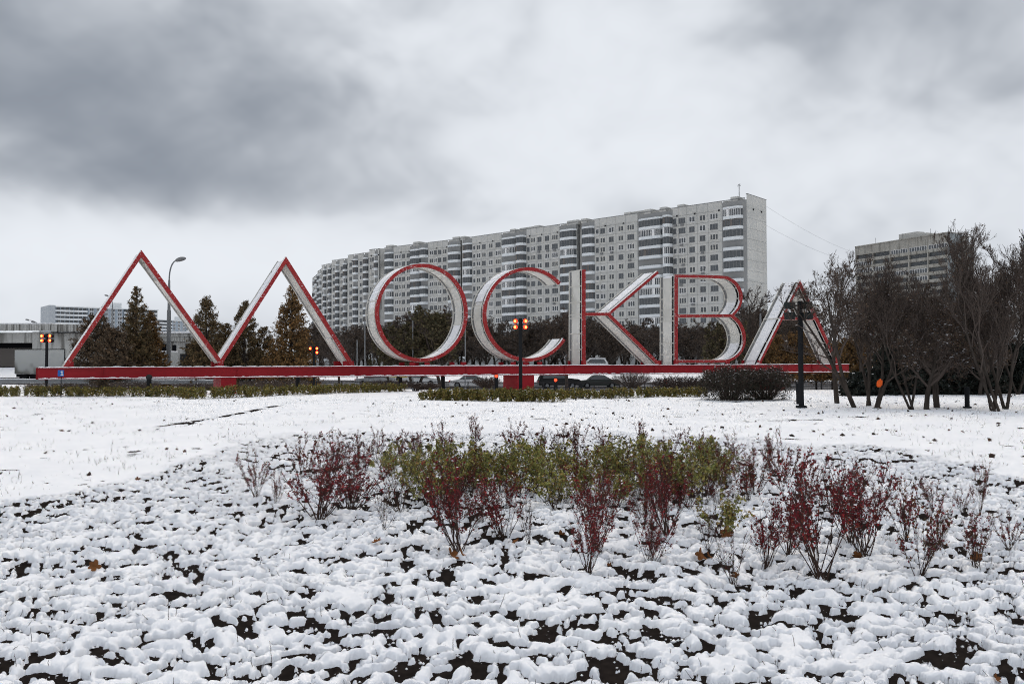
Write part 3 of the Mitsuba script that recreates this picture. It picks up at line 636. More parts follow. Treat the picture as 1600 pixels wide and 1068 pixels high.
planks(-140, 81, 506.2, 516, WY - .25, 'fascia_flutes'); planks(82, 138, 507, 518, WY - .12, 'fascia_planks', 5.2); planks(240, 352, 526, 533, WY + 1.7, 'fascia_flutes')
put('fascia_ledge', bx(wx(82), wx(142), WY - .5, WY, wz(520), wz(518.4)), 'm_dark', wall)
put('roof_snow', bx(wx(236), wx(352), WY + .8, WY + 12, wz(520.5), wz(518)), 'm_snow_plain', wall)
put('roof_edge', bx(wx(240), wx(352), WY + 1.2, WY + 12, wz(526), wz(520.8)), 'm_stained', wall)
for a, b_, t_, bt in ((113, 124, 537, 552), (236, 251, 537, 549), (260, 266, 539, 560), (281, 330, 537, 572)): put('opening', bx(wx(a), wx(b_), WY - .02 if b_ < 240 else WY + 1.9, WY + 1.98 + .1, wz(bt), wz(t_)), 'm_black', wall)
put('door', bx(wx(273), wx(283), WY + 1.85, WY + 2.2, wz(575), wz(553)), 'm_dark', wall)

# ---------------------------------------------------------------- vehicles
def wheel_mesh(r, w):
    a = np.linspace(0, 2 * np.pi, 17)[:-1]
    return solid(Polygon(np.stack([r * np.cos(a), r * np.sin(a)], -1)), -w / 2, w / 2, np.eye(4))
WHEEL = ply(wheel_mesh(.32, .2), 'm_black', smooth=30)
HUB = ply(wheel_mesh(.19, .22), 'm_steel', smooth=30)
diffuse('m_snowycar', 0.80, 0.81, 0.83)
paint('m_car_white', (0.62, 0.63, 0.64), .25); paint('m_car_black', (0.010, 0.011, 0.012), .2); paint('m_car_green', (0.030, 0.036, 0.034), .25); paint('m_car_silver', (0.33, 0.34, 0.35), .25); paint('m_car_yellow', (0.42, 0.32, 0.08), .3)
scene['m_tail'] = {'type': 'twosided', 'bsdf': {'type': 'principled', 'base_color': rgb(0.45, 0.015, 0.015), 'roughness': .25}}
CARS = {'sedan': ([(0, .28), (0, .62), (.12, .80), (.9, .90), (1.0, .92), (1.55, 1.36), (1.9, 1.44), (2.7, 1.42), (3.5, .98), (4.3, .92), (4.42, .80), (4.45, .28)], [(1.12, .94), (1.62, 1.33), (1.92, 1.38), (2.66, 1.36), (3.34, .98)], (.85, 3.55)),
        'suv': ([(0, .35), (0, .80), (.15, 1.02), (.10, 1.05), (.45, 1.62), (.7, 1.70), (2.5, 1.70), (3.2, 1.10), (4.3, 1.0), (4.5, .85), (4.52, .35)], [(.42, 1.08), (.62, 1.58), (.8, 1.62), (2.44, 1.62), (3.0, 1.10)], (.9, 3.6))}
def car(name, label, kind, px, Yd, rz, paint_, snow=True, lit=True, group=None):
    k = num(name); x = at(px, 590, Yd)[0]; zt = terrain(x, Yd) + .10
    tag(k, label, 'car', group); M_ = place((x, Yd, zt), rz)
    body, glass, wh = CARS[kind]; tx = np.eye(4); tx[0, 3] = -2.2
    v, f = solid(Polygon(body).buffer(-.05).buffer(.05), -.86, .86, tx)
    v = v.copy(); hi = v[:, 2] > .95; v[hi, 1] *= 1 - .22 * ((v[hi, 2] - .95) / .7)
    put('body', (v, f), paint_, k, M=M_)
    for s_ in (-1, 1):
        g_, gf_ = solid(Polygon(glass), -.01, .01, tx); g_ = g_.copy(); g_[:, 1] = s_ * (.865 - .19 * np.clip((g_[:, 2] - .95) / .7, 0, 1)) + g_[:, 1]
        put('window', (g_, gf_), 'm_glass', k, M=M_)
        for wx_ in wh:
            w_ = put('wheel', WHEEL, None, k, M=M_ @ T().translate([wx_ - 2.2, s_ * .8, .32])); put('hub', HUB, None, w_, M=M_ @ T().translate([wx_ - 2.2, s_ * .82, .32]))
        put('tail_light', bx(-2.23, -2.12, s_ * .62 - .16, s_ * .62 + .16, .66, .82), 'm_tail', k, M=M_)
    top_ = max(p[1] for p in body); xs_ = [p[0] for p in body if p[1] > top_ - .1]
    if snow: put('roof_snow', bx(min(xs_) - 2.2, max(xs_) - 2.2, -.62, .62, top_ - .01, top_ + .06), 'm_snowycar', k, M=M_)
car('parked_car', 'snow-covered pale car seen above the beam just right of the stem of the letter \u041a', 'suv', 925, 113, 3.14, 'm_car_white')
car('passing_car', 'black off-road car beneath the beam right of the middle red pillar', 'suv', 872, 90.5, .1, 'm_car_black', snow=False)
car('passing_car', 'dark green saloon car just right of the black off-road car', 'sedan', 935, 92, .05, 'm_car_green', snow=False)
car('passing_car', 'white saloon car left of the middle red pillar', 'sedan', 735, 90, 0, 'm_car_white')
car('passing_car', 'white car under the beam below the round letter \u041e', 'sedan', 655, 95, 3.14, 'm_car_white')
car('passing_car', 'silver car below the beam under the second peak', 'sedan', 588, 92, 0, 'm_car_silver')
car('passing_car', 'yellow taxi behind the foot of the letter \u041e', 'suv', 612, 98, 3.14, 'm_car_yellow')
car('parked_car', 'dark car parked under the snowy dark spruce at the right', 'suv', 1514, 58, .4, 'm_car_black')
tk = 'box_truck'
tag(tk, 'dirty white box truck behind the crash barrier at the left edge', 'truck')
def dirt_c(p, n, uv):
    h = fbm(p.x * 0.9, p.y * 0.9, p.z * 0.5, 3)
    return mix((0.40, 0.415, 0.41), (0.07, 0.065, 0.055), dr.clip(sst(0.42, 0.75, h + 0.22 * (1.6 - p.z)) * 0.85, 0, 1))
mat('m_dirty', {'type': 'diffuse', 'reflectance': mikit.proc(dirt_c)})
tx0, tx1 = at(23, 560, 88)[0], at(101, 560, 88)[0]; tz = terrain(tx0, 88) + .1
put('box', bx(tx0, tx1, 88, 90.4, tz + .95, EYE + (574 - 545) * 88 / FPX), 'm_dirty', tk)
put('frame_rail', bx(tx0, tx1 + 1.6, 88.3, 90.1, tz + .6, tz + .93), 'm_black', tk)
put('cab', solid(Polygon([(0, .5), (0, 2.5), (.4, 2.75), (1.5, 2.6), (1.9, 1.7), (2.0, .5)]), 0, 2.3, mat4(np.array([tx1 + .1, 88.05, tz]), [1, 0, 0], [0, 1, 0], [0, 0, 1])), 'm_car_white', tk)
put('edge_trim', cat([bx(tx0 - .03, tx1 + .03, 87.97, 88.05, EYE + 29 * 88 / FPX - .06, EYE + 29 * 88 / FPX + .02), bx(tx1 - .04, tx1 + .04, 87.97, 88.05, tz + .95, EYE + 29 * 88 / FPX - .06)]), 'm_dark', tk)
for x in (tx0 + .9, tx0 + 2.0, tx1 + 1.0):
    put('wheel', WHEEL, None, tk, M=T().translate([x, 88.2, tz + .45]).scale([1.4, 1.4, 1.4]))
ct = 'storage_container'
tag(ct, 'pale grey container beside the street lamp in front of the low building', 'container')
put('box', bx(at(238, 560, 100)[0], at(262, 560, 100)[0], 100, 103, terrain(-40, 100), EYE + (573 - 549) * 100 / FPX), 'm_dirty', ct)
put('roof_snow', bx(at(238, 560, 100)[0], at(262, 560, 100)[0], 100.01, 103, EYE + 24 * 100 / FPX, EYE + 24 * 100 / FPX + .12), 'm_snow_plain', ct)

# ---------------------------------------------------------------- lamp masts, bollards, street lamps, sign plate
scene['m_lamp_lens'] = {'type': 'twosided', 'bsdf': {'type': 'diffuse', 'reflectance': rgb(.5, .05, .02)}}
diffuse('m_headdark', .035, .042, .042)
def lens(mesh, M, key, parent, e):
    k = put('lens', mesh, 'm_lamp_lens', parent, M=M)
    scene[k]['emitter'] = {'type': 'area', 'radiance': rgb(*e)}
def cyl(r0, r1, z0, z1, n=10): return xf(tubes([[[0, 0, z0], [0, 0, z1]]], [[r0, r1]], n), np.eye(4))
def capcyl(r, z0, z1, n=12):
    a = np.linspace(0, 2 * np.pi, n + 1)[:-1]; return ext(Polygon(np.stack([r * np.cos(a), r * np.sin(a)], -1)), z0, z1)
LY = np.array([[1, 0, 0, 0], [0, 0, -1, 0], [0, 1, 0, 0], [0, 0, 0, 1.0]])      # z axis -> -y
def mast(label, px, Yd, ptop, lit, heads, turn=0.0, hs=1.0):
    p = at(px, 590, Yd); x = p[0]; z0 = terrain(x, Yd); zt = EYE + (hz(px) - ptop) * Yd / FPX
    k = num('lamp_mast'); tag(k, label, 'lamp mast', 'black masts with clusters of four floodlights'); M_ = place((x, Yd, 0))
    tc, ts = math.cos(turn), math.sin(turn)
    put('post', cat([capcyl(.105 * hs, z0 - .2, zt), bx(-.16, .16, -.16, .16, z0 - .1, z0 + .12)]), 'm_pole', k, M=M_, smooth=40)
    for sx_, dz in heads:
        hx, hz_ = sx_ * (.29 if lit else .36) * hs, zt - .18 * hs - dz * (.36 if lit else .42) * hs
        hp = put('floodlight', xf(cat([xf(capcyl(.145 * hs, -.24, .13), LY), bx(-.04, .04, -.1, .1, -.02, .02)]), mat4(np.array([hx, 0, hz_]), [tc, ts, 0], [-ts, tc, 0], [0, 0, 1])), 'm_headdark' if not lit else 'm_pole', k, M=M_, smooth=40)
        put('arm', bx(min(hx, 0), max(hx, 0), -.03, .03, hz_ - .03, hz_ + .03), 'm_pole', hp, M=M_)
        if lit:
            d_ = xf(capcyl(.125 * hs, .135, .15), LY); key = put('lens', xf(d_, mat4(np.array([hx, 0, hz_]), [1, 0, 0], [0, 1, 0], [0, 0, 1])), 'm_lamp_lens', hp, M=M_)
            scene[key]['emitter'] = {'type': 'area', 'radiance': rgb(0.55, .022, .010)}
            d2 = xf(capcyl(.065 * hs, .152, .165), LY); key = put('bulb', xf(d2, mat4(np.array([hx + .03 * sx_, 0, hz_]), [1, 0, 0], [0, 1, 0], [0, 0, 1])), 'm_lamp_lens', hp, M=M_)
            scene[key]['emitter'] = {'type': 'area', 'radiance': rgb(2.4, .70, .09)}
H4 = [(-1, 0), (1, 0), (-1, 1), (1, 1)]
mast('black lamp mast with four lit red floodlights in front of the letter \u0421', 813.5, 39.5, 497, True, H4, hs=.78)
mast('black lamp mast with unlit floodlights in front of the letter \u0410', 1251.5, 31.5, 470, False, H4, turn=1.15, hs=.92)
mast('black lamp mast with four lit red floodlights beside the truck at the far left', 72.5, 62, 521, True, H4, hs=.95)
mast('short black lamp mast with three lit red floodlights right of the brown larch', 490.5, 64, 541, True, [(-1, 0), (1, 0), (1, 1)], hs=.85)
def bollard(label, px, Yd, ptop, head=False, red=False, w=.13):
    x = at(px, 590, Yd)[0]; z0 = terrain(x, Yd); zt = EYE + (hz(px) - ptop) * Yd / FPX
    k = num('post_light' if red else 'bollard'); tag(k, label, 'light' if red else 'bollard', 'low red lights on posts beneath the beam' if red else 'short dark posts under the beam'); M_ = place((x, Yd, 0))
    put('post', cat([capcyl(w, z0 - .2, zt - (.2 if head or red else 0)), bx(-w * 1.3, w * 1.3, -w * 1.3, w * 1.3, z0 - .1, z0 + .06)]), 'm_pole', k, M=M_, smooth=40)
    if head: put('head', xf(trimesh.creation.icosphere(2, .17), mat4(np.array([0, 0, zt - .15]), [1, 0, 0], [0, 1, 0], [0, 0, 1])), 'm_dark', k, M=M_, smooth=True)
    if red:
        put('housing', xf(xf(capcyl(.15, -.2, .05), LY), mat4(np.array([0, 0, zt - .1]), [1, 0, 0], [0, 1, 0], [0, 0, 1])), 'm_pole', k, M=M_)
        key = put('lens', xf(xf(capcyl(.105, .055, .07), LY), mat4(np.array([0, 0, zt - .1]), [1, 0, 0], [0, 1, 0], [0, 0, 1])), 'm_lamp_lens', k, M=M_); scene[key]['emitter'] = {'type': 'area', 'radiance': rgb(.7, .03, .012)}
bollard('short black bollard with a rounded head in front of the beam below the first peak', 233, 47, 585, head=True)
bollard('short black bollard under the beam below the second peak', 465.5, 56, 588)
bollard('short black bollard under the beam below the left side of the letter \u041e', 625.5, 57, 589)
bollard('thick short black bollard under the beam below the right side of the letter \u041e', 692.5, 58, 587.5, w=.12)
bollard('low black bollard beneath the beam left of the letter \u041a', 907, 56, 598)
bollard('black post in the snow in front of the right-hand trees', 1510.5, 31.5, 604, w=.085)
bollard('small post stub behind the tall mast right of the dark round shrub', 1247.5, 34, 598, w=.10)
bollard('red light on a low post just left of the middle pillar', 775.5, 57, 585, red=True)
bollard('red light on a low post right of the middle pillar', 868, 54, 591, red=True)
bollard('red light on a low post below the letter \u0412', 1040, 52, 593, red=True)
sp = at(95.5, 604, 45.6); bs = 'blue_sign'
tag(bs, 'small blue plate with a white numeral on a thin pole before the beam', 'sign')
z0 = terrain(sp[0], 45.6); zt = EYE + (574 - 586.5) * 45.6 / FPX + .14
put('pole', capcyl(.022, z0 - .1, zt + .05), 'm_pole', bs, M=place((sp[0], 45.6, 0)))
diffuse('m_signblue', 0.03, 0.12, 0.38)
pl = put('plate', bx(sp[0] - .16, sp[0] + .16, 45.55, 45.57, zt - .18, zt + .16), 'm_signblue', bs)
tm = meshkit.text_mesh('1', .22, .004, bold=True); tm.apply_translation([-.06, -.11, 0])
put('numeral', xf(tm, mat4(np.array([sp[0] + .02, 45.546, zt - .01]), [1, 0, 0], [0, 0, 1], [0, -1, 0])), 'm_white', pl)

def street_lamp(label, px, Yd, ptop, arms, hh=.8, group='grey street lamps'):
    x = at(px, 560, Yd)[0]; z0 = terrain(x, Yd); zt = EYE + (hz(px) - ptop) * Yd / FPX
    k = num('street_lamp'); tag(k, label, 'street lamp', group); M_ = place((x, Yd, 0))
    put('pole', cat([cyl(.20, .16, z0 - .3, z0 + (zt - z0) * .62), cyl(.13, .085, z0 + (zt - z0) * .62, zt - 1.6)]), 'm_steel', k, M=M_, smooth=True)
    for sx_, reach, up in arms:
        th = np.linspace(0, 1, 9); ax = sx_ * reach * th ** 2; az = zt - 1.6 + up * (1 - (1 - th) ** 1.6)
        a_ = put('arm', tubes([np.stack([ax, 0 * ax, az], -1)], [np.full(9, .06)], 6), 'm_steel', k, M=M_, smooth=True)
        hd = trimesh.creation.icosphere(2, 1.0); v = hd.vertices * [.42 * hh, .20 * hh, .20 * hh]; v[:, 2] = np.where(v[:, 2] < 0, v[:, 2] * .6, v[:, 2])
        put('lamp_head', (v @ np.array([[math.cos(.25), 0, sx_ * math.sin(.25)], [0, 1, 0], [-sx_ * math.sin(.25), 0, math.cos(.25)]]) + [ax[-1] + sx_ * .3 * hh, 0, az[-1] + .05], hd.faces), 'm_grey', a_, M=M_, smooth=True)
street_lamp('tall grey street lamp with a curved arm between the first two slopes of the sign', 263.5, 72, 408, [(1, .62, 1.7)], 1.15)
street_lamp('distant street lamp pole behind the left spruce, in front of the blue-grey block', 175, 130, 460, [(-1, .7, 1.4)], .8)
street_lamp('street lamp right of the tall apartment block, behind the letter \u0412', 1189, 100, 462, [(1, .5, 1.5)], .95)
street_lamp('double-armed street lamp rising above the concrete building at the far left', 62, 150, 500, [(-1, 1.0, 1.2), (-1, 2.0, 1.6)], .9)
for px, yt in ((570, 500), (645, 500), (727, 490), (558, 530)): 
    x = at(px, 560, 74)[0]; k = num('utility_pole'); tag(k, f'thin grey pole in front of the bare woods {dict([(570, "right of the second peak"), (645, "inside the letter О"), (727, "behind the right rim of the letter О"), (558, "close to the second peak")])[px]}', 'pole')
    put(k, cyl(.07, .05, terrain(x, 74) - .2, EYE + (571 - yt) * 74 / FPX), 'm_steel', smooth=True) if False else scene.__setitem__(k, ply(xf(cyl(.07, .05, terrain(x, 74) - .2, EYE + (571 - yt) * 74 / FPX), mat4(np.array([x, 74, 0]), [1, 0, 0], [0, 1, 0], [0, 0, 1])), 'm_steel', smooth=True))

# ---------------------------------------------------------------- vegetation
def child(P, R, rng, n, f0, f1, l0, l1, spread, up, K=4, rscale=.6, curve=.25, taper=.35):
    """branches growing from the polylines P"""
    N, Kp = P.shape[:2]
    idx = np.repeat(np.arange(N), n); M = len(idx)
    f = rng.uniform(f0, f1, M) * (Kp - 1); i0 = np.minimum(f.astype(int), Kp - 2); t_ = (f - i0)[:, None]
    base = P[idx, i0] * (1 - t_) + P[idx, i0 + 1] * t_
    tan = unit(P[idx, i0 + 1] - P[idx, i0]); rad = (R[idx, i0] * (1 - t_[:, 0]) + R[idx, i0 + 1] * t_[:, 0]) * rscale
    perp = unit(np.cross(tan, rng.normal(size=(M, 3))))
    a = rng.uniform(*spread, M)[:, None]
    d = unit(tan * np.cos(a) + perp * np.sin(a) + np.array([0, 0, up]))
    Lp = np.linalg.norm(P[idx, -1] - P[idx, 0], axis=1)
    ln = Lp * rng.uniform(l0, l1, M) * (1.15 - .6 * f / (Kp - 1))
    out = [base]; dd = d
    for k in range(K - 1):
        dd = unit(dd + rng.normal(size=(M, 3)) * curve + np.array([0, 0, up * .35]))
        out.append(out[-1] + dd * (ln / (K - 1))[:, None])
    return np.stack(out, 1), rad[:, None] * np.linspace(1, taper, K)
def trunk(rng, H, r, K=7, lean=.06, base=(0, 0, 0), d=(0, 0, 1)):
    p = [np.array(base, float)]; dd = np.array(d, float)
    for k in range(K - 1):
        dd = unit(dd + rng.normal(size=3) * lean + np.array([0, 0, .05])); p.append(p[-1] + dd * H / (K - 1))
    return np.array(p)[None], (r * np.linspace(1, .3, K) ** 1.0)[None]
TREE_CACHE = {}
BARK = [(.030, .025, .023), (.042, .034, .030), (.022, .019, .018)]
def bare_tree(seed, H, r, stems=1, n1=11, n2=8, n3=8, n4=0, spread=(.5, 1.0), up=.25, leaf=0, leafcols=None, snow=0, twig=.006, leafsize=.05):
    """(trunk mesh, crown mesh, crown colours, leaf mesh, colours, snow mesh)"""
    rng = np.random.default_rng(seed)
    Ps, Rs = [], []
    for s in range(stems):
        d = np.array([rng.normal() * .25 * (stems > 1), rng.normal() * .25 * (stems > 1), 1.0])
        P, R = trunk(rng, H * rng.uniform(.72, .9), r * (1 if stems == 1 else .75), d=unit(d), base=(rng.normal() * .08 * (stems > 1), rng.normal() * .08 * (stems > 1), -.1)); Ps.append(P); Rs.append(R)
    P0, R0 = np.vstack(Ps), np.vstack(Rs)
    P1, R1 = child(P0, R0, rng, n1, .22, .97, .35, .62, spread, up, K=5, rscale=.55)
    P2, R2 = child(P1, R1, rng, n2, .25, .98, .32, .6, (.35, .9), up, K=4, rscale=.6)
    R2 = np.maximum(R2, twig * 1.2)
    P3, R3 = child(P2, R2, rng, n3, .2, 1.0, .35, .8, (.3, .9), up, K=3, rscale=.6); R3 = np.maximum(R3, twig)
    parts = [tubes(P1, R1, 5), tubes(P2, R2, 4), tubes(P3, R3, 3)]; tips = P3
    if n4:
        P4, R4 = child(P3, R3, rng, n4, .2, 1.0, .4, .9, (.3, .9), up, K=3, rscale=.6); R4 = np.maximum(R4, twig * .8); parts.append(tubes(P4, R4, 3)); tips = P4
    tr = tubes(P0, R0, 9); lf = lc = sn = None
    if leaf:
        q = tips[rng.integers(len(tips), size=leaf)]; c = q[:, 1] + (q[:, 2] - q[:, 1]) * rng.random((leaf, 1)) + rng.normal(size=(leaf, 3)) * .04
        lf = leaves(c, leafsize * rng.uniform(.6, 1.2, leaf), rng, two=False); lc = leafcol(leafcols, leaf, rng, 3)
    if snow:
        q = P2[rng.integers(len(P2), size=snow)]; c = q[:, 1] + (q[:, 3] - q[:, 1]) * rng.random((snow, 1)); c[:, 2] += .02
        c = c[c[:, 2] > H * .2]
        sn = leaves(c, rng.uniform(.03, .10, len(c)), rng, flat=.8, aspect=.8)
    return tr, cat(parts), lf, lc, sn
def bark_c(p, n, uv):
    return mix((0.022, 0.018, 0.016), (0.085, 0.072, 0.063), fbm(p.x * 9, p.y * 9, p.z * 2.5, 3))
mat('m_bark', {'type': 'diffuse', 'reflectance': mikit.proc(bark_c)})
diffuse('m_twig', .085, .069, .061); diffuse('m_twig_grey', .125, .108, .098)
def plant_tree(name, T5, label, catg, p, rz=0, s=1.0, group=None, twig='m_twig'):
    """T5: ply dicts (trunk, crown, leaves, snow)"""
    k = num(name); tag(k, label, catg, group); M_ = place(p, rz, s)
    put('trunk', T5[0], None, k, M=M_); put('crown', T5[1], None, k, M=M_)
    if T5[2]: put('leaves', T5[2], None, k, M=M_)
    if T5[3]: put('snow', T5[3], None, k, M=M_, kind='stuff')
    return k
def tree_plies(t5, twig='m_twig'):
    return (ply(t5[0], 'm_bark', smooth=True), ply(t5[1], twig), ply(t5[2], 'm_vertex', color=t5[3]) if t5[2] is not None else None, ply(t5[4], 'm_snow_plain') if t5[4] is not None else None)
DARKLEAF = [(.075, .050, .040), (.10, .064, .046), (.062, .052, .040), (.11, .08, .055)]
# --- the trees on the right, in front of the balcony block
NT = [
    tree_plies(bare_tree(101, 6.2, .11, 1, 11, 7, 7, 2, spread=(.35, .8), leaf=300, leafcols=DARKLEAF, snow=60, up=.3)),
    tree_plies(bare_tree(102, 6.4, .12, 2, 9, 8, 7, 2, leaf=1500, leafcols=DARKLEAF, snow=110, up=.20)),
    tree_plies(bare_tree(103, 6.6, .13, 1, 14, 10, 9, 2, leaf=4200, leafcols=DARKLEAF, snow=380, up=.15)),
    tree_plies(bare_tree(104, 7.4, .085, 3, 10, 8, 9, 2, spread=(.25, .6), up=.45, leaf=900, leafcols=DARKLEAF, snow=30)),
    tree_plies(bare_tree(105, 7.6, .08, 2, 12, 8, 8, 2, spread=(.2, .5), up=.55, leaf=500, leafcols=DARKLEAF, snow=20)),
    tree_plies(bare_tree(106, 6.4, .10, 2, 10, 8, 8, 1, spread=(.35, .8), leaf=1200, leafcols=DARKLEAF, snow=60, up=.3)),
]
RT_ = [  # base px, base py, top py, variant, label
    (1308, 629, 408, 0, 'thin leaning bare tree with a snow-streaked trunk, first of the trees right of the letter \u0410'),
    (1333, 636, 402, 1, 'forked bare tree with a snow-filled crotch at the right end of the beam'),
    (1357, 632, 395, 5, 'dark twin-trunked bare tree just left of the one with the orange bag'),
    (1371, 636, 430, 1, 'low-forking bare tree that has an orange bag caught in it'),
    (1427, 637, 400, 3, 'slim several-stemmed bare tree with upright twigs below the balcony block'),
    (1447, 637, 425, 2, 'many-stemmed shrubby bare tree with leaves left at its foot'),
    (1464, 634, 396, 2, 'bare tree with snow flecks in its crown before the corner of the balcony block'),
    (1548, 640, 385, 4, 'thick upright bare tree at the right with tall straight branches above the roofs'),
    (1562, 641, 385, 3, 'upright bare tree leaning right near the right edge'),
    (1573, 637, 352, 4, 'tallest bare tree near the right edge with bare tips against the sky'),
    (1615, 634, 385, 3, 'bare tree cut off by the right edge of the picture'),
]
LEAN = meshkit.WRITTEN[NT[4][1]['filename']][0][:, :2].mean(0)              # which way the upright tree's crown leans
for i, (bpx, bpy, tpy, v, lab) in enumerate(RT_):
    p = gp(bpx, bpy, .05); Hh = (hz(bpx) - tpy) * p[1] / FPX + EYE
    base_h = (6.2, 6.4, 6.6, 7.4, 7.6, 6.4)[v]
    plant_tree('bare_tree', NT[v], lab, 'tree', (p[0], p[1], 0.02), (1.7 * i + .6) if bpx != 1548 else -math.atan2(*LEAN[::-1]), (Hh / base_h * (1.0 if bpx < 1550 else 1.12)) * np.array([.68, .68, 1] if bpx == 1548 else [1, 1, 1]))
# more of them, further back, that close the gaps
ORD = 'first second third fourth fifth sixth seventh eighth ninth tenth eleventh twelfth thirteenth fourteenth fifteenth sixteenth seventeenth eighteenth nineteenth twentieth'.split()
REAR = [(1345, 76, 430, 0), (1385, 49, 440, 2), (1395, 46, 410, 5), (1420, 52, 405, 3), (1440, 55, 415, 2), (1482, 50, 405, 3), (1500, 47, 432, 3), (1552, 52, 385, 4), (1590, 44, 355, 4), (1375, 58, 410, 3), (1335, 80, 425, 0), (1550, 58, 420, 2), (1465, 44, 450, 2), (1530, 43, 450, 2), (1600, 52, 420, 2), (1312, 84, 440, 5)]
for i, (px, Yd, tpy, v) in enumerate(REAR):
    x = at(px, 590, Yd)[0]; Hh = (hz(px) - tpy) * Yd / FPX + EYE; base_h = (6.2, 6.4, 6.6, 7.4, 7.6, 6.4)[v]
    plant_tree('rear_bare_tree', NT[v], ORD[sorted(q_[0] for q_ in REAR).index(px)] + ' from left of the bare trees standing behind the front row at right', 'tree', (x, Yd, terrain(x, Yd)), 2.1 * i, Hh / base_h * .93, 'bare trees further back on the right')
kk = 'orange_bag'
tag(kk, 'bright orange plastic bag caught in the fork of a bare tree', 'bag')
p = gp(1371, 636, .05); bagm = trimesh.creation.icosphere(3, 1.0); v = bagm.vertices.copy(); v *= 1 + .35 * (meshkit.noise(v * 2.3 + 4, 3) - .5)[:, None]; v *= [.105, .09, .155]; v[:, 0] += .25 * v[:, 2]; v[:, 0] *= 1 + 1.2 * (v[:, 2] > .1) * -.4
diffuse('m_orange', .80, .13, .03)
scene[kk] = ply((v + [at(1374.5, 598, p[1] - .25)[0], p[1] - .25, at(1374.5, 598, p[1] - .25)[2]], bagm.faces), 'm_orange', smooth=True)

# --- conifers
def conifer(seed, H, Rb, nb=210, cols=None, needles=9000, droop=.1, shape=.8, snow=0, gap=.04, size=.10):
    rng = np.random.default_rng(seed)
    P0, R0 = trunk(rng, H, .02 * H, K=8, lean=.012)
    z = H * (gap + (1 - gap) * rng.random(nb) ** 1.15 * .985); fr = 1 - z / H
    az = rng.uniform(0, 2 * np.pi, nb); ln = Rb * (fr ** shape) * rng.uniform(.82, 1.12, nb) + .12
    el = rng.uniform(-.25, .35, nb) + .55 * (1 - fr) - droop
    d = np.stack([np.cos(az) * np.cos(el), np.sin(az) * np.cos(el), np.sin(el)], -1)
    base = np.stack([np.interp(z, P0[0, :, 2], P0[0, :, 0]), np.interp(z, P0[0, :, 2], P0[0, :, 1]), z], -1)
    tt = np.linspace(0, 1, 5)
    P1 = base[:, None] + d[:, None] * (ln[:, None] * tt)[..., None] + np.array([0, 0, 1.0]) * (ln[:, None] * (.22 * tt ** 2.5 - .16 * tt))[..., None]
    R1 = (.010 + .012 * ln)[:, None] * np.linspace(1, .35, 5)
    P2, R2 = child(P1, R1, rng, 7, .2, 1, .30, .60, (.5, 1.0), -.06, K=3, rscale=.6); R2 = np.maximum(R2, .006)
    # needles along the twigs and branch ends
    wl = np.repeat(ln, 7) ** 1.2; a = rng.choice(len(P2), int(needles * .75), p=wl / wl.sum()); u = rng.random(len(a))[:, None]; c2 = P2[a, 0] * (1 - u) + P2[a, 2] * u
    w = ln ** 1.3 / (ln ** 1.3).sum(); a = rng.choice(nb, int(needles * .25), p=w); u = rng.uniform(.35, 1, len(a)) * 3.999; i0 = u.astype(int); u = (u - i0)[:, None]; c1 = P1[a, i0] * (1 - u) + P1[a, i0 + 1] * u
    c = np.vstack([c2, c1]) + rng.normal(size=(needles, 3)) * .035 * np.sqrt(Rb)
    lf = leaves(c, size * 1.25 * rng.uniform(.55, 1.25, needles), rng, aspect=.32, two=False)
    tone = rng.random(nb); lc = leafcol(cols, needles, rng, 3, var=.35)
    sn = None
    if snow:
        a = rng.integers(len(P2), size=snow); sc = P2[a, 1] + rng.normal(size=(snow, 3)) * .03; sc[:, 2] += .05
        sn = leaves(sc, rng.uniform(.05, .14, snow), rng, flat=.85, aspect=.6)
    return tubes(P0, R0, 7), cat([tubes(P1, R1, 4), tubes(P2, R2, 3)]), lf, lc, sn
OLIVE = [(.115, .088, .048), (.140, .100, .054), (.165, .108, .055), (.090, .078, .046)]
RUST = [(.189, .109, .048), (.231, .129, .050), (.147, .092, .045), (.133, .098, .048)]
SPR = [(.020, .025, .023), (.028, .034, .030), (.034, .038, .032)]
BROWN = [(.119, .087, .059), (.147, .101, .064), (.091, .073, .053)]
def conif(name, lab, catg, px, Yd, tpy, Rb, seed, cols, rz=0, group=None, **kw):
    x = at(px, 580, Yd)[0]; z0 = terrain(x, Yd); H = EYE + (hz(px) - tpy) * Yd / FPX - z0
    plant_tree(name, tree_plies(conifer(seed, H, Rb, cols=cols, **kw)), lab, catg, (x, Yd, z0), rz, 1.0, group)
conif('larch', 'tall narrow-tipped olive larch under the first peak of the sign', 'tree', 210, 68, 446, 1.95, 201, OLIVE, needles=22000, snow=60, nb=300)
conif('larch', 'broad rusty larch standing just right of the tall olive larch', 'tree', 234, 70, 487, 1.8, 202, RUST, needles=20000, snow=60)
conif('larch', 'spiky-topped olive larch between the street lamp and the valley of the sign', 'tree', 321, 68, 462, 2.3, 203, OLIVE, needles=22000, nb=280, snow=60)
conif('larch', 'slim larch left of the rusty one, behind the rising stroke of the second peak', 'tree', 381, 70, 470, 2.3, 204, OLIVE, needles=18000, snow=40)
conif('larch', 'dense rusty brown larch under the second peak', 'tree', 454, 68, 444, 2.35, 205, RUST, needles=31000, nb=340, snow=30)
conif('larch', 'low olive larch between the slim larch and the rusty larch', 'tree', 412, 74, 510, 2.3, 206, OLIVE, needles=14000)
conif('larch', 'small dull olive larch behind the valley of the sign', 'tree', 352, 72, 505, 2.3, 207, OLIVE, needles=14000, snow=30)
conif('larch', 'dull brown larch left of the tall olive larch at the left leg of the sign', 'tree', 150, 70, 492, 2.3, 208, BROWN, needles=17000, snow=40, shape=.5)
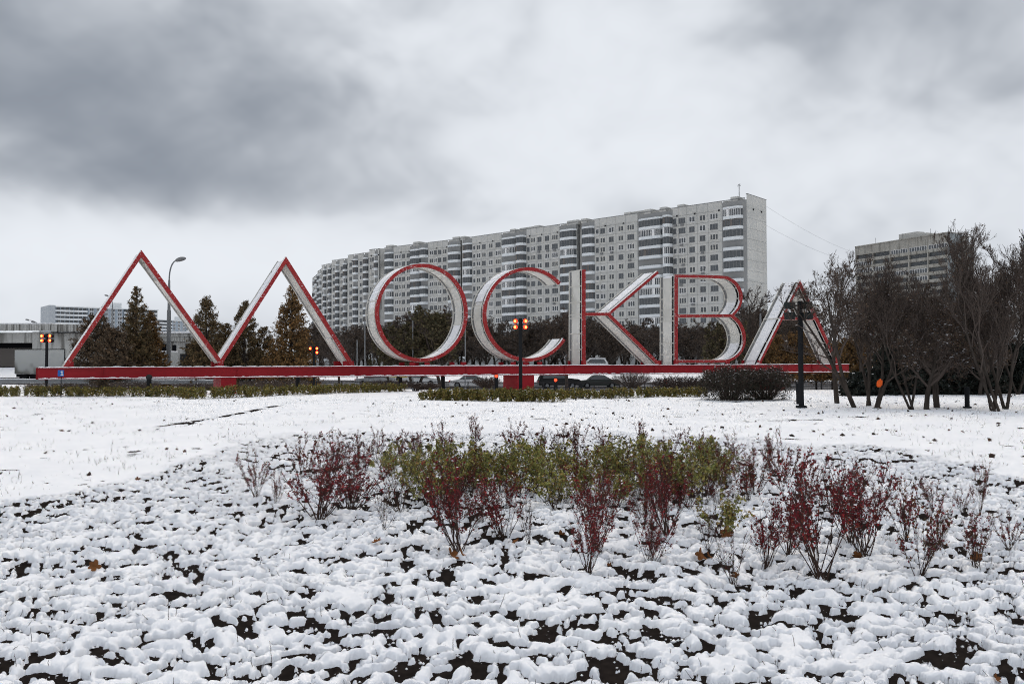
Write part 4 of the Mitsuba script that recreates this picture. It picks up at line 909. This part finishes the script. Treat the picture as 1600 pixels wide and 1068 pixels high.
conif('larch', 'brown shrubby larch close to the foot of the left leg', 'tree', 180, 66, 515, 2.0, 209, BROWN, needles=13000, snow=50, shape=.5)
for i, (px, Yd, tpy, Rb) in enumerate(((1195, 77, 530, 2.2), (1222, 79, 528, 2.4), (1248, 77, 522, 2.4), (1275, 80, 532, 2.2), (1300, 78, 535, 2.2), (1330, 79, 530, 2.2), (1356, 78, 538, 2.2))):
    conif('rusty_larch', ('leftmost', 'second', 'third', 'fourth', 'fifth', 'sixth', 'rightmost')[i] + ' of the seven rusty larches behind the letter \u0410, counted from the left', 'tree', px, Yd, tpy, Rb, 220 + i, RUST, needles=12000, shape=.45, gap=.28, group='rusty larches behind the letter \u0410', snow=25)
for i, (px, Yd, tpy, Rb, lab) in enumerate(((1395, 45, 545, 1.6, 'dark spruce behind the tree with the orange bag'), (1418, 48, 548, 1.6, 'dark spruce between the trunks right of the orange bag'), (1500, 45, 520, 2.0, 'dark blue-grey spruce with snow-laden branches behind the right-hand trees'), (1535, 49, 535, 1.9, 'dark spruce behind the upright trees at the right'), (1345, 44, 585, .9, 'small snow-covered spruce beside the fork-trunked tree'), (1590, 46, 540, 1.7, 'dark spruce at the right edge'))):
    conif('spruce', lab, 'tree', px, Yd, tpy, Rb, 240 + i, SPR, needles=9000, snow=260 if i in (2, 4) else 60, shape=.6, gap=.03, size=.12)

# --- the woods in front of the apartment block
WT = [bare_tree(301 + i, 6.5, .13, 1 + i % 2, 11, 8, 8, 0, leaf=1500, leafsize=.10, leafcols=[(.095, .072, .060), (.11, .080, .066), (.080, .066, .054), (.125, .090, .062)], twig=.011) for i in range(4)]
WV = [tree_plies(t_, 'm_twig_grey') for t_ in WT]
rw = np.random.default_rng(12)
gtop = lambda px: np.interp(px, [470, 520, 560, 600, 640, 680, 705, 740, 800, 860, 880, 930, 980, 1040, 1100, 1150, 1200, 1260], [505, 515, 500, 505, 498, 490, 488, 500, 505, 498, 480, 500, 505, 500, 505, 490, 480, 470])
wn = 0
for Yd, n, dy in ((122, 62, 14), (126, 64, 4), (133, 60, 0)):
    for k in range(n):
        px = 462 + (1270 - 462) * (k + rw.uniform(.1, .9)) / n; yy = Yd + rw.uniform(-3, 5); x = at(px, 570, yy)[0]
        if 84 < yy < 108: yy = 110
        H = EYE + (hz(px) - gtop(px) - dy - rw.uniform(-6, 16)) * yy / FPX - terrain(x, yy); v = int(rw.integers(4))
        M_ = place((x, yy, terrain(x, yy)), rw.uniform(0, 6.3), (H / 6.5 * 1.35, H / 6.5 * 1.35, H / 6.5 * 1.05))
        plant = (f'woods__{wn:03d}', WV[v]); wn += 1
        for part_, d_ in zip(('trunk', 'crown', 'leaves'), WV[v][:3]): put(part_, d_, None, 'bare_woods', M=M_, kind='stuff')
tag('bare_woods', 'grey-brown mass of leafless woods in front of the long apartment block', 'woods', kind='stuff')
# the olive tree seen through the O, with a couple of others that still hold leaves
OLV = [(.092, .084, .050), (.108, .095, .056), (.074, .072, .046), (.125, .10, .060)]
OT = tree_plies(bare_tree(350, 6.5, .16, 2, 12, 9, 8, 0, leaf=9000, leafsize=.11, leafcols=OLV, spread=(.4, .9), up=.2, twig=.010))
for px, yy, tpy, sx_, lab in ((690, 74, 482, 1.25, 'leafy olive-green tree seen through the right half of the letter \u041e'), (650, 76, 500, 1.3, 'rounded olive-brown tree seen through the middle of the letter \u041e'), (612, 77, 510, 1.1, 'small olive tree at the left inside the letter \u041e'), (1140, 76, 500, 1.0, 'thin tree with a few leaves behind the bowls of the letter \u0412')):
    x = at(px, 570, yy)[0]; H = EYE + (hz(px) - tpy) * yy / FPX - terrain(x, yy); k = num('olive_tree'); tag(k, lab, 'tree'); M_ = place((x, yy, terrain(x, yy)), px * .1, (H / 6.3 * sx_, H / 6.3 * sx_, H / 6.3))
    put('trunk', OT[0], None, k, M=M_); put('crown', OT[1], None, k, M=M_); put('leaves', OT[2], None, k, M=M_)
tw = tree_plies(bare_tree(361, 6.5, .13, 1, 12, 9, 8, 0, leaf=300, leafcols=DARKLEAF, twig=.010))
for px, yy, tpy, lab in ((1175, 90, 440, 'tall thin bare tree at the right corner of the long apartment block'), (1215, 95, 500, 'bare tree behind the left leg of the letter \u0410'), (885, 76, 476, 'bare tree left of the stem of the letter \u041a'), (530, 82, 512, 'bare tree right of the second peak')):
    x = at(px, 570, yy)[0]; plant_tree('thin_bare_tree', tw, lab, 'tree', (x, yy, terrain(x, yy)), px, (EYE + (hz(px) - tpy) * yy / FPX + .8) / 6.1)

# --- hedges, shrubs
def hedge(lab, pxa, pya, pxb, pyb, hh, ww, n, seed, cols, catg='hedge', name='low_hedge', lsz=.045, stems=.8):
    rng = np.random.default_rng(seed); k = num(name); tag(k, lab, catg)
    A_, B_ = gp(pxa, pya), gp(pxb, pyb); L = np.linalg.norm(B_ - A_); dv = (B_ - A_) / L; nv = np.array([-dv[1], dv[0], 0])
    m = int(L * 22); u = rng.random(m) * L; w = rng.uniform(0, ww, m); b0 = A_ + dv * u[:, None] + nv * w[:, None]; b0[:, 2] = 0
    lump = .80 + .4 * meshkit.fbm(np.stack([u * .9, w * 1.2, 0 * u], -1), 2, seed)
    e = rng.normal(size=(m, 3)) * .10; e[:, 2] = 0; top_ = b0 + e + np.array([0, 0, 1.0]) * (hh * lump * rng.uniform(.8, 1.1, m))[:, None]
    P = np.stack([b0, (b0 + top_) / 2 + e * .3, top_], 1)
    put('stems', tubes(P, np.full((m, 3), .006), 3), 'm_twig', k)
    i = rng.integers(m, size=n); f = rng.beta(2.2, 1.3, n)[:, None] * 1.03; c = b0[i] * (1 - f) + top_[i] * f + rng.normal(size=(n, 3)) * .05; c[:, 2] = np.maximum(c[:, 2], .03)
    put('leaves', leaves(c, lsz * 1.25 * rng.uniform(.6, 1.2, n), rng, flat=.25), 'm_vertex', k, color=leafcol(cols, n, rng, 4))
    q = rng.random(n) < .06; s_ = c[q] + [0, 0, .02]
    put('snow', leaves(s_, rng.uniform(.02, .05, len(s_)), rng, flat=.8, aspect=.8), 'm_snow_plain', k, kind='stuff')
HG = [(.188, .169, .053), (.144, .138, .048), (.237, .181, .056), (.106, .110, .045), (.175, .119, .050)]
hedge('low yellowish-green hedge strip along the snow at the far left', -180, 621, 300, 621, .50, 1.6, 22000, 401, HG)
hedge('low yellow-green hedge strip in front of the left pillar', 292, 624.5, 640, 612, .52, 1.5, 17000, 402, HG)
hedge('low olive hedge strip in front of the middle pillar', 656, 627, 880, 628, .50, 1.3, 18000, 403, HG)
hedge('thin low hedge strip between the middle pillar and the dark round shrub', 880, 624, 1115, 620, .42, 1.2, 10000, 404, HG)
def round_shrub(name, lab, px, py, wpx, tpy, seed, cols, n, catg='shrub', depth=1.0, lsz=.035, snow=200, stem=.010):
    rng = np.random.default_rng(seed); k = num(name); tag(k, lab, catg); p = gp(px, py); d = p[1]
    W = wpx * d / FPX / 2; H = EYE + (hz(px) - tpy) * d / FPX; p = np.array([p[0], d + W * depth * .7, 0])
    m = 160; th = rng.uniform(0, 2 * np.pi, m); rr = np.sqrt(rng.random(m)); tip = np.stack([np.cos(th) * rr * W, np.sin(th) * rr * W * depth, H * (1 - .30 * rr ** 3) * rng.uniform(.75, 1, m)], -1)
    P0 = np.stack([tip * [.25, .25, 0], tip * [.6, .6, .45], tip * [.9, .9, .8], tip], 1); R0 = np.full((m, 4), stem) * np.linspace(1, .5, 4)
    P1, R1 = child(P0, R0, rng, 9, .3, 1, .15, .35, (.4, 1.1), .1, K=3); R1 = np.maximum(R1, .005)
    put('stems', cat([tubes(P0, R0, 4), tubes(P1, R1, 3)]), 'm_twig', k, M=place(p))
    i = rng.integers(len(P1), size=n); u = rng.random(n)[:, None]; c = P1[i, 0] * (1 - u) + P1[i, 2] * u + rng.normal(size=(n, 3)) * .04
    if n > 3000:                                # a clipped shrub is leafy down to the ground
        nf = n // 2; th = rng.uniform(0, 2 * np.pi, nf); rr = rng.random(nf) ** .35; hh = rng.random(nf); c[:nf] = np.stack([np.cos(th) * rr * W * (.80 + .2 * np.sin(hh * 3)), np.sin(th) * rr * W * depth * .9, hh * H * .93 * np.sqrt(np.clip(1 - .75 * rr ** 4 * hh, 0, 1))], -1) * (.9 + .2 * meshkit.noise(np.stack([th * 2, hh * 3, rr], -1), seed))[:, None]
    c[:, 2] = np.maximum(c[:, 2], .05)
    if n: put('leaves', leaves(c, lsz * rng.uniform(.6, 1.2, n), rng), 'm_vertex', k, M=place(p), color=leafcol(cols, n, rng, 4))
    if snow:
        s_ = P1[rng.integers(len(P1), size=snow), 2]; s_ = s_[s_[:, 2] > H * .45] + [0, 0, .02]
        put('snow', leaves(s_, rng.uniform(.02, .055, len(s_)), rng, flat=.8, aspect=.8), 'm_snow_plain', k, M=place(p), kind='stuff')
DK = [(.040, .044, .032), (.055, .046, .036), (.060, .040, .036), (.034, .034, .028)]
round_shrub('round_shrub', 'large dark rounded shrub flecked with snow in front of the beam, left half', 1150, 627, 104, 570, 501, DK, 14000, snow=420)
round_shrub('round_shrub', 'dark rounded shrub flecked with snow joined to the left of the tall mast', 1204, 626, 92, 572, 502, DK, 11000, snow=330)
round_shrub('round_shrub', 'dark reddish shrub behind the low hedge below the letter \u0412', 1075, 615, 110, 588, 503, [(.035, .022, .020), (.028, .022, .018)], 7000, snow=200)
for px, w_, tpy, lab in ((990, 70, 582, 'leafless vase-shaped shrub under the letter \u041a'), (760, 50, 588, 'leafless twiggy shrub left of the middle pillar'), (600, 90, 594, 'leafless snow-dusted shrub under the beam left of the letter \u041e'), (660, 60, 598, 'low leafless shrub under the letter \u041e'), (60, 90, 600, 'leafless dark-berried shrub behind the left hedge'), (200, 80, 596, 'leafless shrub under the beam below the first slope'), (110, 60, 600, 'small leafless shrub behind the blue sign pole'), (420, 120, 594, 'leafless brown thicket under the beam left of the second bollard'), (295, 70, 598, 'low leafless shrub left of the left pillar')):
    round_shrub('bare_shrub', lab, px, 609.5 if px < 700 else 607, w_, tpy, 510 + px, DK, 160, snow=110, stem=.013, lsz=.03)

# --- the barberry bed in the foreground
def barberry(seed, kind):
    """a bush one metre tall: stems, leaves with their colours"""
    rng = np.random.default_rng(seed)
    if kind == 'green': ns, W, n, cols, ls = 13, .68, 540, [(.268, .268, .082), (.203, .211, .068), (.324, .283, .089), (.154, .170, .061), (.292, .203, .074)], .042
    elif kind == 'red': ns, W, n, cols, ls = 17, .58, 1250, [(.200, .024, .032), (.140, .021, .028), (.260, .034, .038), (.100, .025, .029), (.180, .050, .036)], .018
    elif kind == 'dusky': ns, W, n, cols, ls = 12, .52, 680, [(.155, .030, .038), (.108, .027, .032), (.230, .032, .041), (.176, .074, .035), (.088, .068, .034)], .023
    else: ns, W, n, cols, ls = 10, .45, 170, [(.135, .019, .027), (.121, .108, .041), (.068, .041, .030)], .020
    th = rng.uniform(0, 2 * np.pi, ns); tilt = rng.uniform(.05, 1, ns) ** .8 * W; hgt = rng.uniform(.55, 1.0, ns)
    b0 = rng.normal(size=(ns, 3)) * .025; b0[:, 2] = -.03; tt = np.linspace(0, 1, 6)
    dx = np.stack([np.cos(th), np.sin(th)], -1) * tilt[:, None]
    P0 = np.zeros((ns, 6, 3)); P0[..., :2] = b0[:, None, :2] + dx[:, None] * (tt ** .85)[None, :, None] + np.cumsum(rng.normal(size=(ns, 6, 2)) * .014, 1); P0[..., 2] = b0[:, None, 2] + hgt[:, None] * (tt ** .95)
    R0 = np.full((ns, 6), .0065) * np.linspace(1, .35, 6)
    P1, R1 = child(P0, R0, rng, 6, .25, .95, .16, .40, (.25, .8), .12, K=4, rscale=.7); R1 = np.maximum(R1, .0026)
    P2, R2 = child(P1, R1, rng, 2, .2, .9, .3, .6, (.3, .8), .1, K=3, rscale=.8); R2 = np.maximum(R2, .002)
    st = cat([tubes(P0, np.maximum(R0, .003), 4), tubes(P1, R1, 3), tubes(P2, R2, 3)])
    A = [(P0[:, 2:], .28), (P1, .47), (P2, .25)]; C = []
    dense = rng.random(len(P1)) ** 1.5
    for Pp, fr in A:
        m = int(n * fr); w = dense[:len(Pp)] if len(Pp) == len(P1) else (np.repeat(dense, 2) if len(Pp) == 2 * len(P1) else np.ones(len(Pp)))
        i = rng.choice(len(Pp), m, p=w / w.sum()); u = rng.random(m) * (Pp.shape[1] - 1.001); j = u.astype(int); u = (u - j)[:, None]
        C.append(Pp[i, j] * (1 - u) + Pp[i, j + 1] * u + rng.normal(size=(m, 3)) * (.014 if kind != 'green' else .03))
    C = np.vstack(C)
    keep_ = rng.random(len(C)) < sstep(.08, .42, C[:, 2]) * .95 + .05
    C = C[keep_]
    lv = leaves(C, ls * rng.uniform(.6, 1.2, len(C)), rng, aspect=.6)
    patch = meshkit.noise(C * 5 + seed, 3)[:, None]                       # whole sprigs run lighter or darker
    col = leafcol(cols, len(C), rng, 1) * (.65 + .7 * patch)
    sn = C[rng.random(len(C)) < (.32 if kind == 'green' else .07)] + [0, 0, .012]
    return ply(st, 'm_stem'), ply(lv, 'm_vertex', color=np.repeat(col.clip(0, 1), 4, 0)), ply(leaves(sn, rng.uniform(.008, .022, len(sn)), rng, flat=.8, aspect=.85), 'm_snow_plain') if len(sn) else None
mat('m_stem', {'type': 'diffuse', 'reflectance': rgb(.060, .040, .034)})
BV = {'red': [barberry(600 + i, 'red') for i in range(5)], 'dusky': [barberry(620 + i, 'dusky') for i in range(5)], 'green': [barberry(640 + i, 'green') for i in range(5)], 'bare': [barberry(660 + i, 'bare') for i in range(4)]}
KINDN = {}
def bush(px, py, hpx, kind, label=None, group=None, wide=1.0):
    p = gp(px, py); z = ground_z(p[0], p[1]); d = p[1]; h = hpx * d / FPX
    i = KINDN.get(kind, 0); KINDN[kind] = i + 1; v = BV[kind][i % len(BV[kind])]
    k = num({'red': 'red_barberry', 'dusky': 'dusky_barberry', 'green': 'green_barberry', 'bare': 'bare_barberry'}[kind])
    tag(k, label, 'bush', group); M_ = place((p[0], p[1], z), 2.4 * i + .3, (h * wide, h * wide, h))
    put('stems', v[0], None, k, M=M_); put('leaves', v[1], None, k, M=M_)
    if v[2]: put('snow', v[2], None, k, M=M_, kind='stuff')
RED = [
    (498, 814, 118, 'dense dark crimson bush, the leftmost big one, with stems fanning from one foot', 1.25), (545, 795, 112, 'wide crimson bush just right of the leftmost big one', 1.2), (716, 856, 150, 'crimson bush with a brown dead leaf under it, left of centre', .9),
    (788, 836, 100, 'deep red bush just right of the one above the dead leaf', .95), (934, 858, 128, 'crimson bush in the middle of the bed, behind the narrow front one', .85), (919, 897, 122, 'narrow red bush standing furthest forward in the centre', .7),
    (1016, 880, 108, 'bright red bush with a side sprig to the right, right of centre', .8), (1042, 836, 130, 'red bush in front of the green ones, right of centre', .8), (1283, 904, 190, 'tallest red bush with a clear fan of stems at the right front', .85),
    (1352, 864, 155, 'tall red bush with an arching top right of the tallest one', .85), (1197, 882, 110, 'small bright red bush left of the tallest right-hand bush', .8), (1232, 866, 120, 'red bush tucked just behind and left of the tallest right-hand bush', .8), (1330, 850, 110, 'red bush behind the arching one', .9)]
for px, py, h, lab, w in RED: bush(px, py, h, 'red', lab, wide=w)
DUSK = [(400, 782, 76, 'small sparse red bush at the left end of the bed', .8), (473, 744, 82, 'thin upright dusky bush at the left rear', .7), (1436, 894, 138, 'slender dusky red bush on one stem at the right', .75), (1416, 845, 105, 'dusky red bush behind the slender one at the right', .8),
        (1525, 882, 88, 'low purple-red bush with a brown curled leaf near the right edge', 1.0), (1577, 858, 62, 'small bush with a crimson sprig at the right edge', .9), (1500, 800, 40, 'tiny red-leaved sprig left of the tall sprig near the right edge', .9), (1530, 808, 88, 'single tall sprig tipped with a red tuft near the right edge', .4),
        (430, 786, 60, 'thin leaning red sprig beside the small left-end bush', .5), (1180, 770, 80, 'dusky bush with a yellow leaf behind the right green bushes', .9), (1225, 756, 95, 'dark tall sprigs at the rear right of the green bushes', .7), (1255, 800, 95, 'dusky pink bush left of the arching red bush', .8), (1300, 800, 90, 'dusky red bush behind the tallest one', .8)]
for px, py, h, lab, w in DUSK: bush(px, py, h, 'dusky', lab, wide=w)
REARB = ((520, 735, 70), (560, 728, 62), (590, 722, 62), (628, 726, 62), (655, 720, 55), (690, 716, 58), (742, 700, 52), (803, 712, 60), (850, 712, 55), (905, 716, 56), (940, 712, 48), (1003, 712, 56), (1040, 716, 52), (1080, 722, 56), (1108, 722, 50), (1145, 720, 52), (1200, 735, 55), (1340, 770, 60), (1370, 800, 60), (1460, 800, 55))
for px, py, h in REARB:
    bush(px, py, h, 'dusky', ORD[sorted(q_[0] for q_ in REARB).index(px)] + ' from left of the small dusky bushes along the rear of the bed', 'small dusky bushes along the rear of the bed', .9)
rg_ = np.random.default_rng(88)
for row, (py, h, xa, xb, st) in enumerate(((738, 52, 612, 1150, 30), (756, 62, 625, 1140, 32), (776, 68, 650, 1130, 33), (796, 72, 700, 1120, 42))):
    gi = -1
    for px in np.arange(xa, xb, st):
        if row == 3 and rg_.random() < .35: continue
        gi += 1
        bush(px + rg_.uniform(-9, 9), py + rg_.uniform(-7, 7), h * rg_.uniform(.85, 1.15), 'green', ORD[gi] + ' from left of the olive-green bushes in the ' + ('rear', 'second', 'third', 'front')[row] + ' row of the bed', 'olive-green bushes filling the middle of the bed', .95)
for px, py, h, lab in ((1125, 830, 85, 'olive bush at the right end of the green group, in front of the rest'), (625, 802, 20, None)):
    if lab: bush(px, py, h, 'green', lab)
for px, py, h, lab, w in ((625, 801, 90, 'twiggy bush with few red leaves right of the wide crimson bush', 1.0), (600, 838, 66, 'bare twiggy bush with a green tuft at its foot left of centre', .8), (826, 854, 75, 'nearly leafless bush between two red bushes left of centre', .7), (1145, 906, 90, 'nearly leafless bush with one brown leaf right of centre', .9), (1105, 860, 75, 'sparse twigs above a big brown leaf right of centre', .8),
                          (690, 800, 70, 'sparse twiggy bush behind the red bush with the dead leaf', .9), (1470, 850, 60, 'few thin twigs right of the slender dusky bush', .8), (985, 800, 60, 'few bare twigs under the green bushes', .8)):
    bush(px, py, h, 'bare', lab, wide=w)

for k_ in range(26):
    px = rg_.uniform(440, 1180); py = rg_.uniform(735, 822)
    bush(px, py, rg_.uniform(55, 88), 'dusky' if rg_.random() < .6 else 'bare', 'thin twiggy reddish bush filling a gap in the barberry bed', 'thin twiggy bushes between the larger ones', 1.0)

for lab_, a_, c_ in (('upper of two thin overhead cables right of the tall apartment block', (1197, 322, 233), (1352, 400, 336)), ('lower of two thin overhead cables right of the tall apartment block', (1197, 352, 233), (1346, 412, 337))):
    k = num('overhead_cable'); tag(k, lab_, 'cable'); p0, p1 = at(*a_), at(*c_); tt_ = np.linspace(0, 1, 14)
    P_ = p0 + (p1 - p0) * tt_[:, None]; P_[:, 2] -= 1.6 * 4 * tt_ * (1 - tt_)
    scene[k] = ply(tubes([P_], [np.full(14, .028)], 4), 'm_grey')

# --- fallen leaves, stubble, grass
def maple(seed, size, curl):
    rng = np.random.default_rng(seed); a = np.linspace(0, 2 * np.pi, 41)[:-1]
    r = .55 + .45 * np.abs(np.cos(a * 2.5)) ** .8 * (1 - .25 * np.cos(a + np.pi)) ; r *= rng.uniform(.9, 1.1, len(a))
    xy = np.stack([r * np.cos(a), r * np.sin(a)], -1) * size
    V = np.vstack([[[0, 0]], xy * .5, xy]); z = curl * size * (np.sin(V[:, 0] / size * 2.2 + seed) * .5 + (V[:, 1] / size) ** 2 * .7) + rng.normal(size=len(V)) * .02 * size
    n = len(a); F = [[0, 1 + i, 1 + (i + 1) % n] for i in range(n)] + [[1 + i, 1 + n + i, 1 + n + (i + 1) % n] for i in range(n)] + [[1 + i, 1 + n + (i + 1) % n, 1 + (i + 1) % n] for i in range(n)]
    c = np.array([.20, .085, .035]) * rng.uniform(.55, 1.15); col = c * (.7 + .6 * rng.random((len(V), 1)))
    return ply((np.column_stack([V, z]), np.array(F)), 'm_vertex', smooth=True, color=col)
for i, (px, py, w, tilt, lab) in enumerate([(147, 883, 13, .9, 'brown fallen leaf at the left, larger of the close pair'), (163, 877, 9, .5, 'small dark brown leaf beside the larger one at the left'), (708, 868, 16, .8, 'large curled brown leaf in the snow left of centre, left half'), (722, 865, 12, 1.1, 'curled brown leaf touching the large one left of centre'), (716, 818, 14, .5, 'rust-brown leaf hanging low in the crimson bush left of centre'),
        (877, 829, 10, .9, 'tan leaf standing on edge behind the centre bushes'), (771, 820, 9, .8, 'dark brown leaf under the deep red bush'), (806, 837, 9, .6, 'brown leaf right of the deep red bush'), (951, 874, 8, .9, 'very dark brown leaf right of the narrow front bush'), (588, 853, 11, .3, 'dark leaf half buried in the snow left of centre'),
        (1135, 830, 15, .7, 'dark red-brown leaf at the foot of the right-hand green bush'), (1094, 866, 14, .9, 'large two-toned maple leaf right of centre'), (1108, 871, 9, .8, 'pale brown leaf beside the two-toned maple leaf'), (1340, 867, 11, .9, 'tan leaf on the snow right of the tallest red bush'), (1527, 868, 13, 1.3, 'upright rusty leaf in the low purple-red bush'), (1150, 892, 10, 1.3, 'upright brown leaf in the nearly leafless bush'),
        (453, 905, 7, .8, 'small reddish leaf on the snow below the left bushes'), (836, 1030, 8, .9, 'small rust leaf at the bottom centre'), (968, 966, 7, .8, 'small brown leaf at the lower right of centre'), (1290, 964, 6, .7, 'tiny rust leaf in the snow at the lower right'), (1558, 1064, 10, .9, 'brown leaf at the bottom right corner'), (215, 742, 6, .6, 'small red-brown leaf on the smooth snow at the left'), (1175, 806, 9, .7, 'brown leaf between the bushes right of the green group')]):
    p = gp(px, py + 3); s = w * p[1] / FPX; k = num('fallen_leaf'); tag(k, lab, 'leaf')
    scene[k] = {**maple(700 + i, s * .75, .55), 'to_world': place((p[0], p[1], ground_z(p[0], p[1]) + s * .45)) @ T().rotate([0, 0, 1], 37 * i) @ T().rotate([1, 0, 0], math.degrees(tilt))}
rs_ = np.random.default_rng(90); q = rs_.random((1500, 2)); yy = 3.6 + 9 * q[:, 0] ** 1.4; xx = (q[:, 1] * 1.5 - .75) * yy; zz_ = np.array([ground_z(a, b_) for a, b_ in zip(xx, yy)])
b0 = np.stack([xx, yy, zz_ - .01], -1); e = rs_.normal(size=(1500, 3)) * [.018, .018, 0] + np.array([0, 0, 1.0]) * rs_.gamma(2.2, .016, 1500)[:, None]
put('dry_stubble', tubes(np.stack([b0, b0 + e * .55 + rs_.normal(size=(1500, 3)) * .003, b0 + e], 1), np.full((1500, 3), .0022) * [1, .9, .6], 3), 'm_stub'); diffuse('m_stub', .045, .036, .030)
tag('dry_stubble', 'thin dark stalks and stubble poking out of the snowy bed', 'stubble', kind='stuff')
n = 18000; q = rs_.random((n * 3, 2)); yy = 9 + 36 * q[:, 0] ** .8; xx = (q[:, 1] * 1.5 - .75) * yy; ok = (bedness(xx, yy) < -.1) & (rs_.random(n * 3) < sstep(.48, .66, meshkit.fbm(np.stack([xx * 1.1, yy * .8, 0 * xx], -1), 3, 17)) + .03); xx, yy = xx[ok][:n], yy[ok][:n]; n = len(xx)
zz_ = SNOWZ[SNOW.query(np.stack([xx, yy], -1))[1]]; b0 = np.stack([xx, yy, zz_ - .01], -1); hh_ = rs_.gamma(2.5, .018, n)[:, None]
e = rs_.normal(size=(n, 3)) * .025; e[:, 2] = 0; side = unit(rs_.normal(size=(n, 3)) * [1, 1, 0]) * .006
V = np.stack([b0 - side, b0 + side, b0 + e + hh_ * np.array([0, 0, 1.0])], 1).reshape(-1, 3)
put('grass_tips', (V, np.arange(3 * n).reshape(-1, 3)), 'm_vertex', color=leafcol([(.06, .055, .035), (.045, .045, .035), (.09, .08, .05)], n, rs_, 3)); tag('grass_tips', 'grass tips poking through the smooth snow of the lawn', 'grass', kind='stuff')
n = 900; yy = 11 + 32 * rs_.random(n) ** .8; xx = (rs_.random(n) * 1.5 - .75) * yy; ok = (bedness(xx, yy) < -.2) & ((xx / yy > .05) | (rs_.random(n) < .35)); ln_ = np.stack([xx, yy], -1)[ok]
c = np.column_stack([ln_, SNOWZ[SNOW.query(ln_)[1]] + .015])
put('leaf_litter', leaves(c, rs_.uniform(.03, .085, len(c)), rs_, aspect=.7, flat=.55), 'm_vertex', color=leafcol([(.045, .032, .026), (.030, .026, .022), (.075, .045, .030)], len(c), rs_, 4)); tag('leaf_litter', 'scattered dead leaves half buried in the lawn snow', 'leaves', kind='stuff')
